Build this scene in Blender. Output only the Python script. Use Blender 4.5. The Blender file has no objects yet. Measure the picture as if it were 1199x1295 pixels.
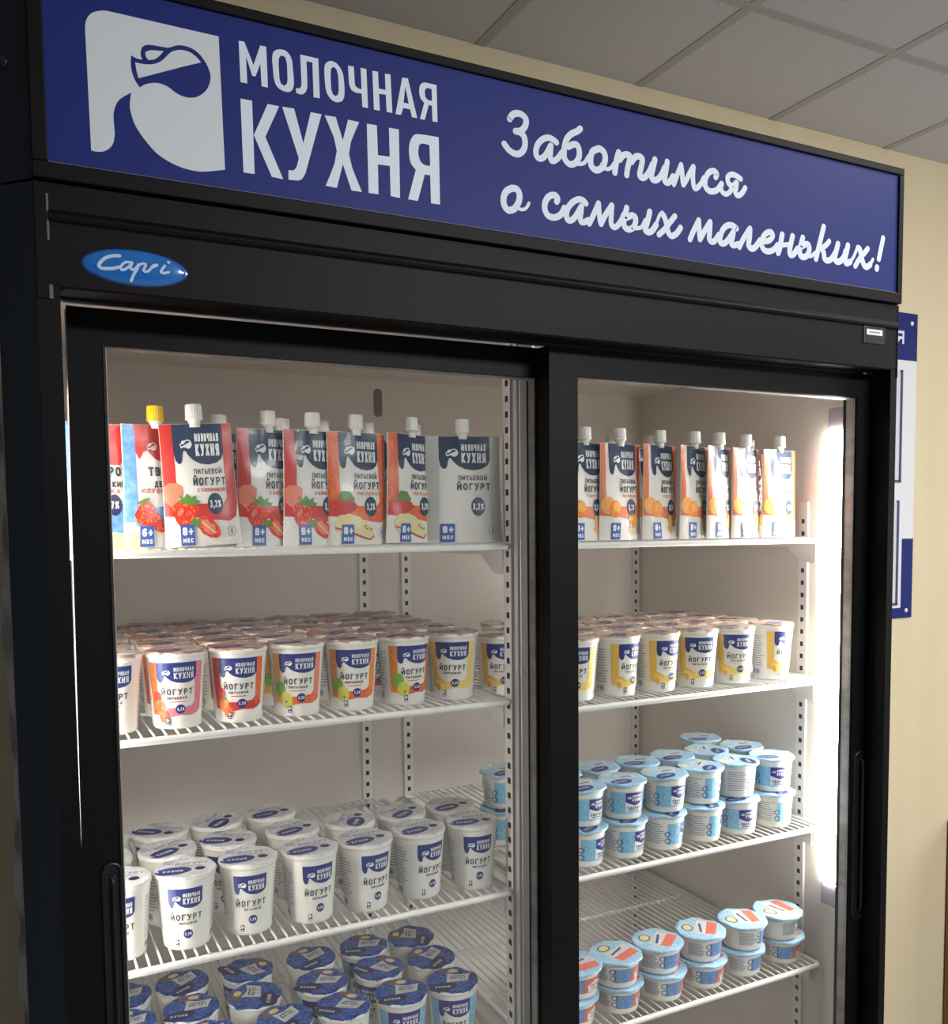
import bpy, bmesh, math, random
from mathutils import Vector, Matrix
from mathutils.geometry import tessellate_polygon

scene = bpy.context.scene
C = scene.collection
PI = math.pi
R = math.radians

# ------------------------------------------------------------------ camera
cam_data = bpy.data.cameras.new('camera')
cam = bpy.data.objects.new('camera', cam_data)
C.objects.link(cam)
cam_data.sensor_fit = 'HORIZONTAL'
cam_data.sensor_width = 36.0
cam_data.lens = 1164.34 / 1199 * 36.0
cam_data.shift_x = -(603.91 - 599.5) / 1199
cam_data.shift_y = (742.09 - 647.5) / 1199
cam_data.clip_start = 0.05
yaw, pitch, roll = 0.46993, -0.06586, -0.00953
f_ = Vector((math.sin(yaw) * math.cos(pitch), math.cos(yaw) * math.cos(pitch), math.sin(pitch)))
r_ = Vector((math.cos(yaw), -math.sin(yaw), 0))
u_ = r_.cross(f_)
r2 = r_ * math.cos(roll) + u_ * math.sin(roll)
u2 = u_ * math.cos(roll) - r_ * math.sin(roll)
M3 = Matrix((r2, u2, -f_)).transposed()
cam.matrix_world = Matrix.Translation((-0.0307, -0.9039, 1.5420)) @ M3.to_4x4()
scene.camera = cam

# ------------------------------------------------------------------ world, exposure, window and fill lights
scene.view_settings.view_transform = 'Standard'
scene.view_settings.look = 'None'
scene.view_settings.gamma = 1.0
scene.view_settings.use_curve_mapping = False
scene.view_settings.exposure = 0.0
world = bpy.data.worlds.new('world')
scene.world = world
world.use_nodes = True
wb = world.node_tree.nodes['Background']
wb.inputs[0].default_value = (0.75, 0.85, 1.0, 1)
wb.inputs[1].default_value = 0.3

def area_light(name, loc, target, sx, sy, power, color):
    d = bpy.data.lights.new(name, 'AREA')
    d.shape = 'RECTANGLE'; d.size = sx; d.size_y = sy
    d.energy = power; d.color = color
    o = bpy.data.objects.new(name, d)
    C.objects.link(o)
    o.location = loc
    o.rotation_euler = (Vector(target) - Vector(loc)).to_track_quat('-Z', 'Y').to_euler()
    return o
area_light('window_daylight', (3.30, -0.75, 1.75), (1.6, 0.4, 1.8), 1.5, 1.5, 15, (1.0, 0.97, 0.92))
area_light('added_fill_light', (1.5, -2.3, 2.48), (1.5, -2.0, 0.0), 1.2, 0.6, 122, (0.97, 0.98, 1.0))  # unseen fill light, added to brighten the refrigerator front and sign
area_light('added_fill_light', (1.75, -0.55, 2.48), (1.75, -0.45, 0.0), 0.6, 0.6, 12, (1.0, 0.97, 0.92))  # second added fill, lights the upper right wall and header from above
LED_LEFT, LED_RIGHT = 26.0, 68.0

# ------------------------------------------------------------------ materials
def lin(c):
    return tuple(((v / 255) / 12.92 if v / 255 <= 0.04045 else ((v / 255 + 0.055) / 1.055) ** 2.4) for v in c) + (1.0,)

MATS = {}
def mat(name, rgb, rough=0.5, metal=0.0, spec=0.5, noise=None, bump=None, coat=0.0, sss=0.0):
    if name in MATS:
        return MATS[name]
    m = bpy.data.materials.new(name)
    m.use_nodes = True
    nt = m.node_tree
    b = nt.nodes['Principled BSDF']
    b.inputs['Base Color'].default_value = lin(rgb)
    b.inputs['Roughness'].default_value = rough
    b.inputs['Metallic'].default_value = metal
    b.inputs['Specular IOR Level'].default_value = spec
    b.inputs['Coat Weight'].default_value = coat
    if sss:
        b.inputs['Subsurface Weight'].default_value = sss
        b.inputs['Subsurface Radius'].default_value = (0.01, 0.009, 0.008)
    tc = None
    if noise or bump:
        tc = nt.nodes.new('ShaderNodeTexCoord')
    if noise:       # (scale xyz, second colour, contrast lo, hi)
        sc, rgb2, lo, hi = noise
        mp = nt.nodes.new('ShaderNodeMapping'); mp.inputs['Scale'].default_value = sc
        nz = nt.nodes.new('ShaderNodeTexNoise'); nz.inputs['Scale'].default_value = 1.0; nz.inputs['Detail'].default_value = 4
        cr = nt.nodes.new('ShaderNodeValToRGB')
        cr.color_ramp.elements[0].position = lo; cr.color_ramp.elements[0].color = lin(rgb)
        cr.color_ramp.elements[1].position = hi; cr.color_ramp.elements[1].color = lin(rgb2)
        nt.links.new(tc.outputs['Object'], mp.inputs['Vector'])
        nt.links.new(mp.outputs['Vector'], nz.inputs['Vector'])
        nt.links.new(nz.outputs['Fac'], cr.inputs['Fac'])
        nt.links.new(cr.outputs['Color'], b.inputs['Base Color'])
    if bump:        # (scale xyz, strength, distance)
        sc, st, dist = bump
        mp = nt.nodes.new('ShaderNodeMapping'); mp.inputs['Scale'].default_value = sc
        nz = nt.nodes.new('ShaderNodeTexNoise'); nz.inputs['Scale'].default_value = 1.0; nz.inputs['Detail'].default_value = 3
        bp = nt.nodes.new('ShaderNodeBump'); bp.inputs['Strength'].default_value = st; bp.inputs['Distance'].default_value = dist
        nt.links.new(tc.outputs['Object'], mp.inputs['Vector'])
        nt.links.new(mp.outputs['Vector'], nz.inputs['Vector'])
        nt.links.new(nz.outputs['Fac'], bp.inputs['Height'])
        nt.links.new(bp.outputs['Normal'], b.inputs['Normal'])
    MATS[name] = m
    return m

def emit_mat(name, rgb, strength):
    m = bpy.data.materials.new(name)
    m.use_nodes = True
    nt = m.node_tree
    nt.nodes.clear()
    e = nt.nodes.new('ShaderNodeEmission'); e.inputs[0].default_value = lin(rgb); e.inputs[1].default_value = strength
    o = nt.nodes.new('ShaderNodeOutputMaterial')
    nt.links.new(e.outputs[0], o.inputs[0])
    MATS[name] = m
    return m

def thin_mat(name, tint, gloss_rough, ior=1.45, milky=0.0, milk_rgb=(230, 230, 230)):
    """a thin clear pane or film: clear transmission plus a Fresnel reflection"""
    m = bpy.data.materials.new(name)
    m.use_nodes = True
    nt = m.node_tree
    nt.nodes.clear()
    t = nt.nodes.new('ShaderNodeBsdfTransparent'); t.inputs[0].default_value = tint
    g = nt.nodes.new('ShaderNodeBsdfGlossy'); g.inputs['Roughness'].default_value = gloss_rough
    # Schlick reflectance, the same on both faces of the pane
    lw = nt.nodes.new('ShaderNodeLayerWeight'); lw.inputs[0].default_value = 0.5
    pw = nt.nodes.new('ShaderNodeMath'); pw.operation = 'POWER'; pw.inputs[1].default_value = 5.0
    fr = nt.nodes.new('ShaderNodeMath'); fr.operation = 'MULTIPLY_ADD'
    f0 = ((ior - 1) / (ior + 1)) ** 2
    fr.inputs[1].default_value = 1 - f0; fr.inputs[2].default_value = f0
    nt.links.new(lw.outputs['Facing'], pw.inputs[0]); nt.links.new(pw.outputs[0], fr.inputs[0])
    mx = nt.nodes.new('ShaderNodeMixShader')
    nt.links.new(fr.outputs[0], mx.inputs[0]); nt.links.new(t.outputs[0], mx.inputs[1]); nt.links.new(g.outputs[0], mx.inputs[2])
    last = mx
    if milky:
        d = nt.nodes.new('ShaderNodeBsdfDiffuse'); d.inputs[0].default_value = lin(milk_rgb)
        m2 = nt.nodes.new('ShaderNodeMixShader'); m2.inputs[0].default_value = milky
        nt.links.new(mx.outputs[0], m2.inputs[1]); nt.links.new(d.outputs[0], m2.inputs[2])
        last = m2
    o = nt.nodes.new('ShaderNodeOutputMaterial')
    nt.links.new(last.outputs[0], o.inputs[0])
    MATS[name] = m
    return m

BLACK = mat('black_metal', (12, 10, 10), 0.5, spec=0.14, bump=((500, 500, 500), 0.06, 0.001))
BLACK_SIDE = mat('black_side_metal', (22, 30, 38), 0.45, spec=0.4)
BLACK_PLASTIC = mat('black_plastic', (17, 16, 17), 0.4, spec=0.4)
GASKET = mat('black_rubber', (14, 13, 14), 0.6)
LINER = mat('white_liner', (226, 218, 209), 0.3)
WHITE_METAL = mat('white_metal', (240, 236, 232), 0.35)
WIRE = mat('white_coated_wire', (226, 224, 220), 0.35)
ALU = mat('aluminium', (190, 186, 180), 0.45, metal=0.35, noise=((30, 30, 60), (168, 164, 158), 0.4, 0.6))
SLOT = mat('slot_dark', (30, 28, 28), 0.8)
SIGN_BLUE = mat('sign_blue', (23, 38, 112), 0.5, spec=0.2)
SIGN_WHITE = mat('sign_white', (222, 230, 240), 0.5, spec=0.35)
EMBLEM_WHITE = mat('emblem_white', (212, 218, 220), 0.5, spec=0.35)
BADGE_BLUE = mat('badge_blue', (22, 105, 185), 0.15, coat=1.0)
BADGE_RIM = mat('badge_rim', (20, 60, 120), 0.2, coat=1.0)
BADGE_WHITE = mat('badge_white', (190, 210, 235), 0.25)
WALL = mat('wallpaper', (222, 207, 170), 0.75, noise=((14, 14, 1.2), (227, 213, 177), 0.3, 0.7), bump=((160, 160, 30), 0.15, 0.002))
PAINT = mat('grey_paint', (124, 124, 128), 0.8, noise=((3, 3, 3), (112, 112, 118), 0.3, 0.7))
CEIL = mat('ceiling_tile', (200, 199, 206), 0.9, noise=((160, 160, 160), (188, 187, 194), 0.5, 0.75))
CEIL_GRID = mat('ceiling_grid', (172, 169, 174), 0.6)
FLOOR = mat('floor_tile', (150, 148, 146), 0.4, noise=((3, 3, 3), (130, 128, 126), 0.3, 0.7))
GLASS = thin_mat('pane_glass', (0.98, 0.985, 0.98, 1), 0.0, 1.38)
FILM = thin_mat('clear_film', (0.95, 0.95, 0.95, 1), 0.15, 1.5, 0.45, (225, 225, 230))
LED_L = emit_mat('led_light_dim', (255, 249, 243), LED_LEFT)
LED_R = emit_mat('led_light', (255, 249, 243), LED_RIGHT)
LED_HOUSING = mat('led_housing', (150, 142, 152), 0.4)
CUP = mat('cup_white', (236, 232, 222), 0.35, sss=0.0)
CAP_WHITE = mat('cap_white', (238, 234, 226), 0.4)
CAP_YELLOW = mat('cap_yellow', (238, 196, 20), 0.4)
NAVY = mat('print_navy', (36, 50, 120), 0.4)
NAVY_DARK = mat('print_dark_navy', (28, 34, 82), 0.4)
SLATE = mat('pouch_slate', (46, 62, 88), 0.34, spec=0.35, coat=0.12)
POUCH = mat('pouch_white', (232, 228, 220), 0.36, spec=0.35, coat=0.12, bump=((40, 40, 26), 0.35, 0.004))
PRINT_WHITE = mat('print_white', (235, 235, 235), 0.4)
PRINT_DARK = mat('print_charcoal', (50, 48, 62), 0.4)
PRINT_GREY = mat('print_grey', (150, 150, 168), 0.5)
PRINT_RED = mat('print_red', (206, 66, 54), 0.4)
PINK = mat('print_pink', (226, 128, 140), 0.4)
RED = mat('print_scarlet', (204, 58, 50), 0.32)
RED_DEEP = mat('print_deep_red', (222, 44, 22), 0.32, noise=((420, 420, 420), (246, 140, 80), 0.52, 0.66))
SALMON = mat('print_salmon', (232, 132, 104), 0.35)
ORANGE = mat('print_orange', (234, 124, 34), 0.35, noise=((260, 260, 260), (240, 150, 60), 0.4, 0.65))
ORANGE_RED = mat('print_orange_red', (226, 90, 40), 0.35, noise=((260, 260, 260), (236, 122, 60), 0.4, 0.65))
PEACH = mat('print_peach', (240, 160, 70), 0.35, noise=((200, 200, 200), (244, 186, 100), 0.35, 0.7))
BANANA = mat('print_banana', (238, 190, 84), 0.35)
BANANA_LIGHT = mat('print_light_banana', (246, 214, 120), 0.35)
GREEN = mat('print_green', (128, 176, 52), 0.35)
LEAF = mat('print_leaf', (90, 140, 50), 0.4)
LIME = mat('print_lime', (206, 204, 84), 0.35)
CREAM = mat('print_cream', (232, 216, 160), 0.35)
TAG_BLUE = mat('print_tag_blue', (58, 92, 170), 0.4)
SKY = mat('print_sky_blue', (112, 178, 212), 0.4, noise=((350, 350, 350), (150, 204, 228), 0.4, 0.6))
PALE_BLUE = mat('foil_pale_blue', (150, 196, 226), 0.3, noise=((300, 300, 300), (186, 216, 236), 0.4, 0.65))
FOIL_BLUE = mat('foil_blue', (26, 46, 122), 0.3, noise=((190, 190, 190), (62, 112, 200), 0.42, 0.62))
FOIL_WHITE = mat('foil_white', (226, 222, 220), 0.28, noise=((120, 120, 120), (206, 202, 204), 0.4, 0.7))
FOIL_RUST = mat('foil_rust', (168, 108, 86), 0.3, noise=((120, 120, 120), (196, 166, 150), 0.4, 0.65))
FOIL_BROWN = mat('foil_brown', (176, 140, 118), 0.3, noise=((120, 120, 120), (206, 184, 168), 0.4, 0.65))
BROWN = mat('print_brown', (130, 98, 82), 0.5)
WOOD = mat('brown_wood', (132, 92, 52), 0.45, noise=((20, 20, 2), (112, 76, 42), 0.3, 0.7))
BOARD_WHITE = mat('board_white', (225, 224, 226), 0.35)
DRAB = mat('grey_cloth', (90, 84, 80), 0.9)

# ------------------------------------------------------------------ mesh helpers
def link_mesh(name, bm, mats, parent=None, smooth=False, recalc=True):
    if recalc:
        bmesh.ops.recalc_face_normals(bm, faces=bm.faces)
    me = bpy.data.meshes.new(name)
    bm.to_mesh(me)
    bm.free()
    for m in (mats if isinstance(mats, (list, tuple)) else [mats]):
        me.materials.append(m)
    if smooth:
        for p in me.polygons:
            p.use_smooth = True
        if hasattr(me, 'set_sharp_from_angle'):
            me.set_sharp_from_angle(angle=R(40))
    o = bpy.data.objects.new(name, me)
    C.objects.link(o)
    if parent:
        o.parent = parent
    return o

def box(bm, x0, x1, y0, y1, z0, z1, bev=0.0, mi=0):
    v = [bm.verts.new((x, y, z)) for x in (x0, x1) for y in (y0, y1) for z in (z0, z1)]
    fs = [bm.faces.new([v[i] for i in q]) for q in ((0, 1, 3, 2), (4, 6, 7, 5), (0, 4, 5, 1), (2, 3, 7, 6), (0, 2, 6, 4), (1, 5, 7, 3))]
    for f in fs:
        f.material_index = mi
    if bev:
        es = list({e for f in fs for e in f.edges})
        r = bmesh.ops.bevel(bm, geom=es, offset=bev, segments=2, affect='EDGES', profile=0.5)
        for f in r['faces']:
            f.material_index = mi
    return v

def prism(bm, poly, z0, z1, mi=0):
    """extrude a plan polygon (x, y) from z0 to z1"""
    a = [bm.verts.new((x, y, z0)) for x, y in poly]
    b = [bm.verts.new((x, y, z1)) for x, y in poly]
    n = len(poly)
    fs = [bm.faces.new([a[i], a[(i + 1) % n], b[(i + 1) % n], b[i]]) for i in range(n)]
    fs.append(bm.faces.new(list(reversed(a)))); fs.append(bm.faces.new(b))
    for f in fs:
        f.material_index = mi

def profile_x(bm, poly, x0, x1, mi=0):
    """extrude a side profile (y, z) from x0 to x1"""
    a = [bm.verts.new((x0, y, z)) for y, z in poly]
    b = [bm.verts.new((x1, y, z)) for y, z in poly]
    n = len(poly)
    fs = [bm.faces.new([a[i], a[(i + 1) % n], b[(i + 1) % n], b[i]]) for i in range(n)]
    fs.append(bm.faces.new(list(reversed(a)))); fs.append(bm.faces.new(b))
    for f in fs:
        f.material_index = mi

def tube(bm, pts, rad, n=8, closed=False, mi=0):
    pts = [Vector(p) for p in pts]
    m = len(pts)
    rings = []
    for i, p in enumerate(pts):
        if closed:
            t = (pts[(i + 1) % m] - pts[i - 1]).normalized()
        else:
            t = (pts[min(i + 1, m - 1)] - pts[max(i - 1, 0)]).normalized()
        ref = Vector((0, 0, 1)) if abs(t.z) < 0.9 else Vector((1, 0, 0))
        a = t.cross(ref).normalized(); b = t.cross(a).normalized()
        rings.append([bm.verts.new(p + (a * math.cos(2 * PI * k / n) + b * math.sin(2 * PI * k / n)) * rad) for k in range(n)])
    for i in range(m if closed else m - 1):
        q, s = rings[i], rings[(i + 1) % m]
        for k in range(n):
            bm.faces.new([q[k], q[(k + 1) % n], s[(k + 1) % n], s[k]]).material_index = mi
    if not closed:
        bm.faces.new(list(reversed(rings[0]))).material_index = mi
        bm.faces.new(rings[-1]).material_index = mi

def lathe(bm, prof, n=40, mi=0, rfun=None, zfun=None):
    rings = []
    for r, z in prof:
        if r < 1e-6:
            rings.append([bm.verts.new((0, 0, z))])
        else:
            ring = []
            for k in range(n):
                a = 2 * PI * k / n
                rr = r * (rfun(a, z) if rfun else 1)
                ring.append(bm.verts.new((rr * math.sin(a), -rr * math.cos(a), z + (zfun(a, r) if zfun else 0))))
            rings.append(ring)
    for a, b in zip(rings, rings[1:]):
        for k in range(n):
            k2 = (k + 1) % n
            if len(a) == 1 and len(b) == 1:
                continue
            if len(a) == 1:
                f = bm.faces.new([a[0], b[k2], b[k]])
            elif len(b) == 1:
                f = bm.faces.new([a[k], a[k2], b[0]])
            else:
                f = bm.faces.new([a[k], a[k2], b[k2], b[k]])
            f.material_index = mi

def smooth_pts(pts, k=4, closed=False):
    """Catmull-Rom through the points"""
    out = []
    n = len(pts)
    rng = range(n if closed else n - 1)
    for i in rng:
        p0 = pts[i - 1] if (i > 0 or closed) else pts[i]
        p1 = pts[i]; p2 = pts[(i + 1) % n]
        p3 = pts[(i + 2) % n] if (i + 2 < n or closed) else pts[i + 1]
        for s in range(k):
            t = s / k
            out.append(tuple(0.5 * ((2 * b) + (-a + c) * t + (2 * a - 5 * b + 4 * c - d) * t * t + (-a + 3 * b - 3 * c + d) * t ** 3)
                             for a, b, c, d in zip(p0, p1, p2, p3)))
    if not closed:
        out.append(tuple(pts[-1]))
    return out

def soft_outline(pts, k=4, limit=48):
    """round the gentle bends of a closed outline and keep its sharp corners"""
    n = len(pts)
    def turn(i):
        a = Vector(pts[i]) - Vector(pts[i - 1]); c = Vector(pts[(i + 1) % n]) - Vector(pts[i])
        return math.degrees(a.angle(c)) if a.length > 1e-9 and c.length > 1e-9 else 0
    lens = [(Vector(pts[(i + 1) % n]) - Vector(pts[i])).length for i in range(n)]
    med = sorted(lens)[n // 2]
    corner = [turn(i) > limit for i in range(n)]
    long_ = [lens[i] > 2.6 * med for i in range(n)]
    out = []
    for i in range(n):
        p1, p2 = pts[i], pts[(i + 1) % n]
        out.append(tuple(p1))
        if long_[i]:
            continue
        p0 = p1 if (corner[i] or long_[i - 1]) else pts[i - 1]
        p3 = p2 if (corner[(i + 1) % n] or long_[(i + 1) % n]) else pts[(i + 2) % n]
        for s_ in range(1, k):
            t = s_ / k
            out.append(tuple(0.5 * ((2 * q) + (-a + c) * t + (2 * a - 5 * q + 4 * c - d) * t * t + (-a + 3 * q - 3 * c + d) * t ** 3) for a, q, c, d in zip(p0, p1, p2, p3)))
    return out

# ------------------------------------------------------------------ printed artwork: flat shapes laid on a surface
GLYPHS = {
 'М': (1.15, [[(0, 0), (0, 1)], [(1, 0), (1, 1)], [(.04, .97), (.5, .32), (.96, .97)]]),
 'О': (1.0, [[(.3, 0), (0, .22), (0, .78), (.3, 1), (.7, 1), (1, .78), (1, .22), (.7, 0), (.3, 0)]]),
 'Л': (1.0, [[(0, 0), (.2, .1), (.27, .4), (.27, 1), (1, 1), (1, 0)]]),
 'Ч': (.95, [[(0, 1), (0, .6), (.25, .42), (1, .42)], [(1, 0), (1, 1)]]),
 'Н': (1.0, [[(0, 0), (0, 1)], [(1, 0), (1, 1)], [(0, .5), (1, .5)]]),
 'А': (1.05, [[(0, 0), (.46, 1)], [(1, 0), (.54, 1)], [(.2, .28), (.8, .28)]]),
 'Я': (.95, [[(1, 0), (1, 1), (.3, 1), (0, .86), (0, .6), (.3, .45), (1, .45)], [(.5, .45), (0, 0)]]),
 'К': (1.0, [[(0, 0), (0, 1)], [(1, 1), (.2, .5), (1, 0)]]),
 'У': (1.0, [[(0, 1), (.55, .35)], [(1, 1), (.5, .1), (.3, 0), (.08, 0)]]),
 'Х': (1.0, [[(0, 0), (1, 1)], [(0, 1), (1, 0)]]),
 'И': (1.0, [[(0, 0), (0, 1)], [(1, 0), (1, 1)], [(.05, .12), (.95, .88)]]),
 'Й': (1.0, [[(0, 0), (0, 1)], [(1, 0), (1, 1)], [(.05, .12), (.95, .88)], [(.28, 1.38), (.5, 1.27), (.72, 1.38)]]),
 'Г': (.85, [[(0, 0), (0, 1), (1, 1)]]),
 'Р': (.9, [[(0, 0), (0, 1), (.7, 1), (1, .86), (1, .6), (.7, .45), (0, .45)]]),
 'Т': (.95, [[(0, 1), (1, 1)], [(.5, 1), (.5, 0)]]),
 'П': (1.0, [[(0, 0), (0, 1), (1, 1), (1, 0)]]),
 'Ь': (.9, [[(0, 1), (0, 0), (.7, 0), (1, .15), (1, .4), (.7, .55), (0, .55)]]),
 'Е': (.85, [[(1, 1), (0, 1), (0, 0), (1, 0)], [(0, .5), (.85, .5)]]),
 'В': (.9, [[(0, 0), (0, 1), (.7, 1), (.95, .85), (.95, .65), (.7, .52), (0, .52)], [(.7, .52), (1, .38), (1, .15), (.7, 0), (0, 0)]]),
 'С': (.9, [[(1, .85), (.7, 1), (.3, 1), (0, .8), (0, .2), (.3, 0), (.7, 0), (1, .15)]]),
 'Б': (.9, [[(.95, 1), (0, 1), (0, 0), (.7, 0), (1, .15), (1, .4), (.7, .55), (0, .55)]]),
 'Д': (1.05, [[(0, -.15), (0, 0), (1, 0), (1, -.15)], [(.15, 0), (.3, 1), (.85, 1), (.85, 0)]]),
 '3': (.8, [[(0, .9), (.3, 1), (.8, 1), (1, .85), (1, .65), (.7, .52), (.4, .52)], [(.7, .52), (1, .38), (1, .15), (.7, 0), (.2, 0), (0, .1)]]),
 '2': (.8, [[(0, .85), (.3, 1), (.8, 1), (1, .8), (1, .6), (0, 0), (1, 0)]]),
 ',': (.3, [[(.5, .05), (.1, -.2)]]),
 '%': (1.1, [[(.1, 0), (.9, 1)], [(0, .8), (.2, 1), (.3, .8), (.1, .65), (0, .8)], [(.7, .2), (.85, .35), (1, .2), (.85, 0), (.7, .2)]]),
 '8': (.85, [[(.3, .52), (0, .7), (.1, .95), (.5, 1), (.9, .95), (1, .7), (.7, .52), (.3, .52), (0, .3), (.1, .05), (.5, 0), (.9, .05), (1, .3), (.7, .52)]]),
 '6': (.85, [[(.9, .95), (.4, 1), (.05, .75), (0, .25), (.3, 0), (.75, 0), (1, .2), (1, .4), (.7, .55), (.3, .55), (.02, .35)]]),
 '7': (.8, [[(0, 1), (1, 1), (.35, 0)]]),
 '+': (.8, [[(0, .45), (1, .45)], [(.5, .1), (.5, .8)]]),
 ' ': (.5, []),
}

def ribbon_polys(pts, w, closed=False, caps='square', widths=None):
    pts = [Vector((p[0], p[1])) for p in pts]
    q = [pts[0]]
    for p in pts[1:]:
        if (p - q[-1]).length > 1e-7:
            q.append(p)
    pts = q
    polys = []
    if len(pts) < 2:
        return polys
    if caps == 'square' and not closed:
        pts[0] = pts[0] - (pts[1] - pts[0]).normalized() * w / 2
        pts[-1] = pts[-1] + (pts[-1] - pts[-2]).normalized() * w / 2
    n = len(pts)
    L, Rr = [], []
    loop = (pts[0] - pts[-1]).length < 1e-6
    for i in range(n):
        if i == 0:
            d1 = (pts[0] - pts[-2]).normalized() if loop else (pts[1] - pts[0]).normalized()
        else:
            d1 = (pts[i] - pts[i - 1]).normalized()
        if i == n - 1:
            d2 = (pts[1] - pts[0]).normalized() if loop else d1
        else:
            d2 = (pts[i + 1] - pts[i]).normalized()
        n1 = Vector((-d1.y, d1.x)); n2 = Vector((-d2.y, d2.x))
        m = n1 + n2
        if m.length < 0.35:
            m = n1.copy()
        m.normalize()
        k = w / 2 / max(m.dot(n1), 0.62)
        L.append(pts[i] + m * k); Rr.append(pts[i] - m * k)
    for i in range(n - 1):
        polys.append([tuple(L[i]), tuple(L[i + 1]), tuple(Rr[i + 1]), tuple(Rr[i])])
    if caps == 'round' and not loop:
        for p in (pts[0], pts[-1]):
            polys.append([(p.x + w / 2 * math.cos(2 * PI * k / 14), p.y + w / 2 * math.sin(2 * PI * k / 14)) for k in range(14)])
    return polys

class Art:
    """a print made of flat coloured shapes in layers; build() lays it on a surface"""
    def __init__(self):
        self.items = []          # (outline, holes, material, layer)
    def poly(self, pts, m, layer, holes=()):
        self.items.append((list(pts), [list(h) for h in holes], m, layer))
    def rect(self, x0, x1, y0, y1, m, layer):
        self.poly([(x0, y0), (x1, y0), (x1, y1), (x0, y1)], m, layer)
    def ellipse(self, cx, cy, rx, ry, m, layer, rot=0.0, n=22):
        c, s = math.cos(rot), math.sin(rot)
        self.poly([(cx + rx * math.cos(t) * c - ry * math.sin(t) * s, cy + rx * math.cos(t) * s + ry * math.sin(t) * c)
                   for t in [2 * PI * k / n for k in range(n)]], m, layer)
    def ring(self, cx, cy, r, w, m, layer, n=18):
        self.stroke([(cx + r * math.cos(2 * PI * k / n), cy + r * math.sin(2 * PI * k / n)) for k in range(n)] + [(cx + r, cy)], w, m, layer, 'butt')
    def stroke(self, pts, w, m, layer, caps='square'):
        for p in ribbon_polys(pts, w, caps=caps):
            self.items.append((p, [], m, layer))
    def text(self, s, x0, y0, h, width, sw, m, layer, gap=0.32):
        """block capitals from (x0, y0), total width fitted; sw is the stroke as a share of h"""
        tot = sum(GLYPHS[c][0] for c in s) + gap * (len(s) - 1)
        k = width / tot
        w = sw * h
        x = x0
        for c in s:
            gw, strokes = GLYPHS[c]
            for st in strokes:
                self.stroke([(x + w / 2 + a * max(gw * k - w, 0), y0 + w / 2 + b * (h - w)) for a, b in st], w, m, layer)
            x += (gw + gap) * k
    def build(self, name, fmap, parent=None, xs=(), ys=(), step=0.00012, thick=0.0):
        mats, bm = [], bmesh.new()
        for num, (out, holes, m, layer) in enumerate(self.items):
            layer = layer + 0.02 * (num % 40)
            if m not in mats:
                mats.append(m)
            mi = mats.index(m)
            loops = [[Vector((p[0], p[1], 0)) for p in l] for l in [out] + holes]
            flat = [p for l in loops for p in l]
            vs = [bm.verts.new((p.x, p.y, layer)) for p in flat]
            for t in tessellate_polygon(loops):
                a, b, c = (flat[i] for i in t)
                if abs((b - a).cross(c - a).z) < 1e-12:
                    continue
                if (b - a).cross(c - a).z < 0:
                    t = (t[0], t[2], t[1])
                try:
                    bm.faces.new([vs[i] for i in t]).material_index = mi
                except ValueError:
                    pass
        for x in xs:
            bmesh.ops.bisect_plane(bm, geom=bm.verts[:] + bm.edges[:] + bm.faces[:], plane_co=(x, 0, 0), plane_no=(1, 0, 0))
        for y in ys:
            bmesh.ops.bisect_plane(bm, geom=bm.verts[:] + bm.edges[:] + bm.faces[:], plane_co=(0, y, 0), plane_no=(0, 1, 0))
        for v in bm.verts:
            v.co = fmap(v.co.x, v.co.y, v.co.z * step)
        loose = [v for v in bm.verts if not v.link_faces]
        bmesh.ops.delete(bm, geom=loose, context='VERTS')
        return link_mesh(name, bm, mats, parent, recalc=False)

# ------------------------------------------------------------------ object helpers
def empty(name, loc=(0, 0, 0), rotz=0.0):
    o = bpy.data.objects.new(name, None)
    o.empty_display_size = 0.02
    C.objects.link(o)
    o.location = loc
    o.rotation_euler = (0, 0, rotz)
    return o
def tag(o, label, cat, group=None):
    o['label'] = label
    o['category'] = cat
    if group:
        o['group'] = group
    return o
def structure(name, bm, m):
    o = link_mesh(name, bm, m)
    o['kind'] = 'structure'
    return o
def copy_thing(src):
    r = src.copy(); C.objects.link(r)
    for ch in list(src.children):
        c = ch.copy(); C.objects.link(c); c.parent = r
        for g in list(ch.children):
            d = g.copy(); C.objects.link(d); d.parent = c
    return r

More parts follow.
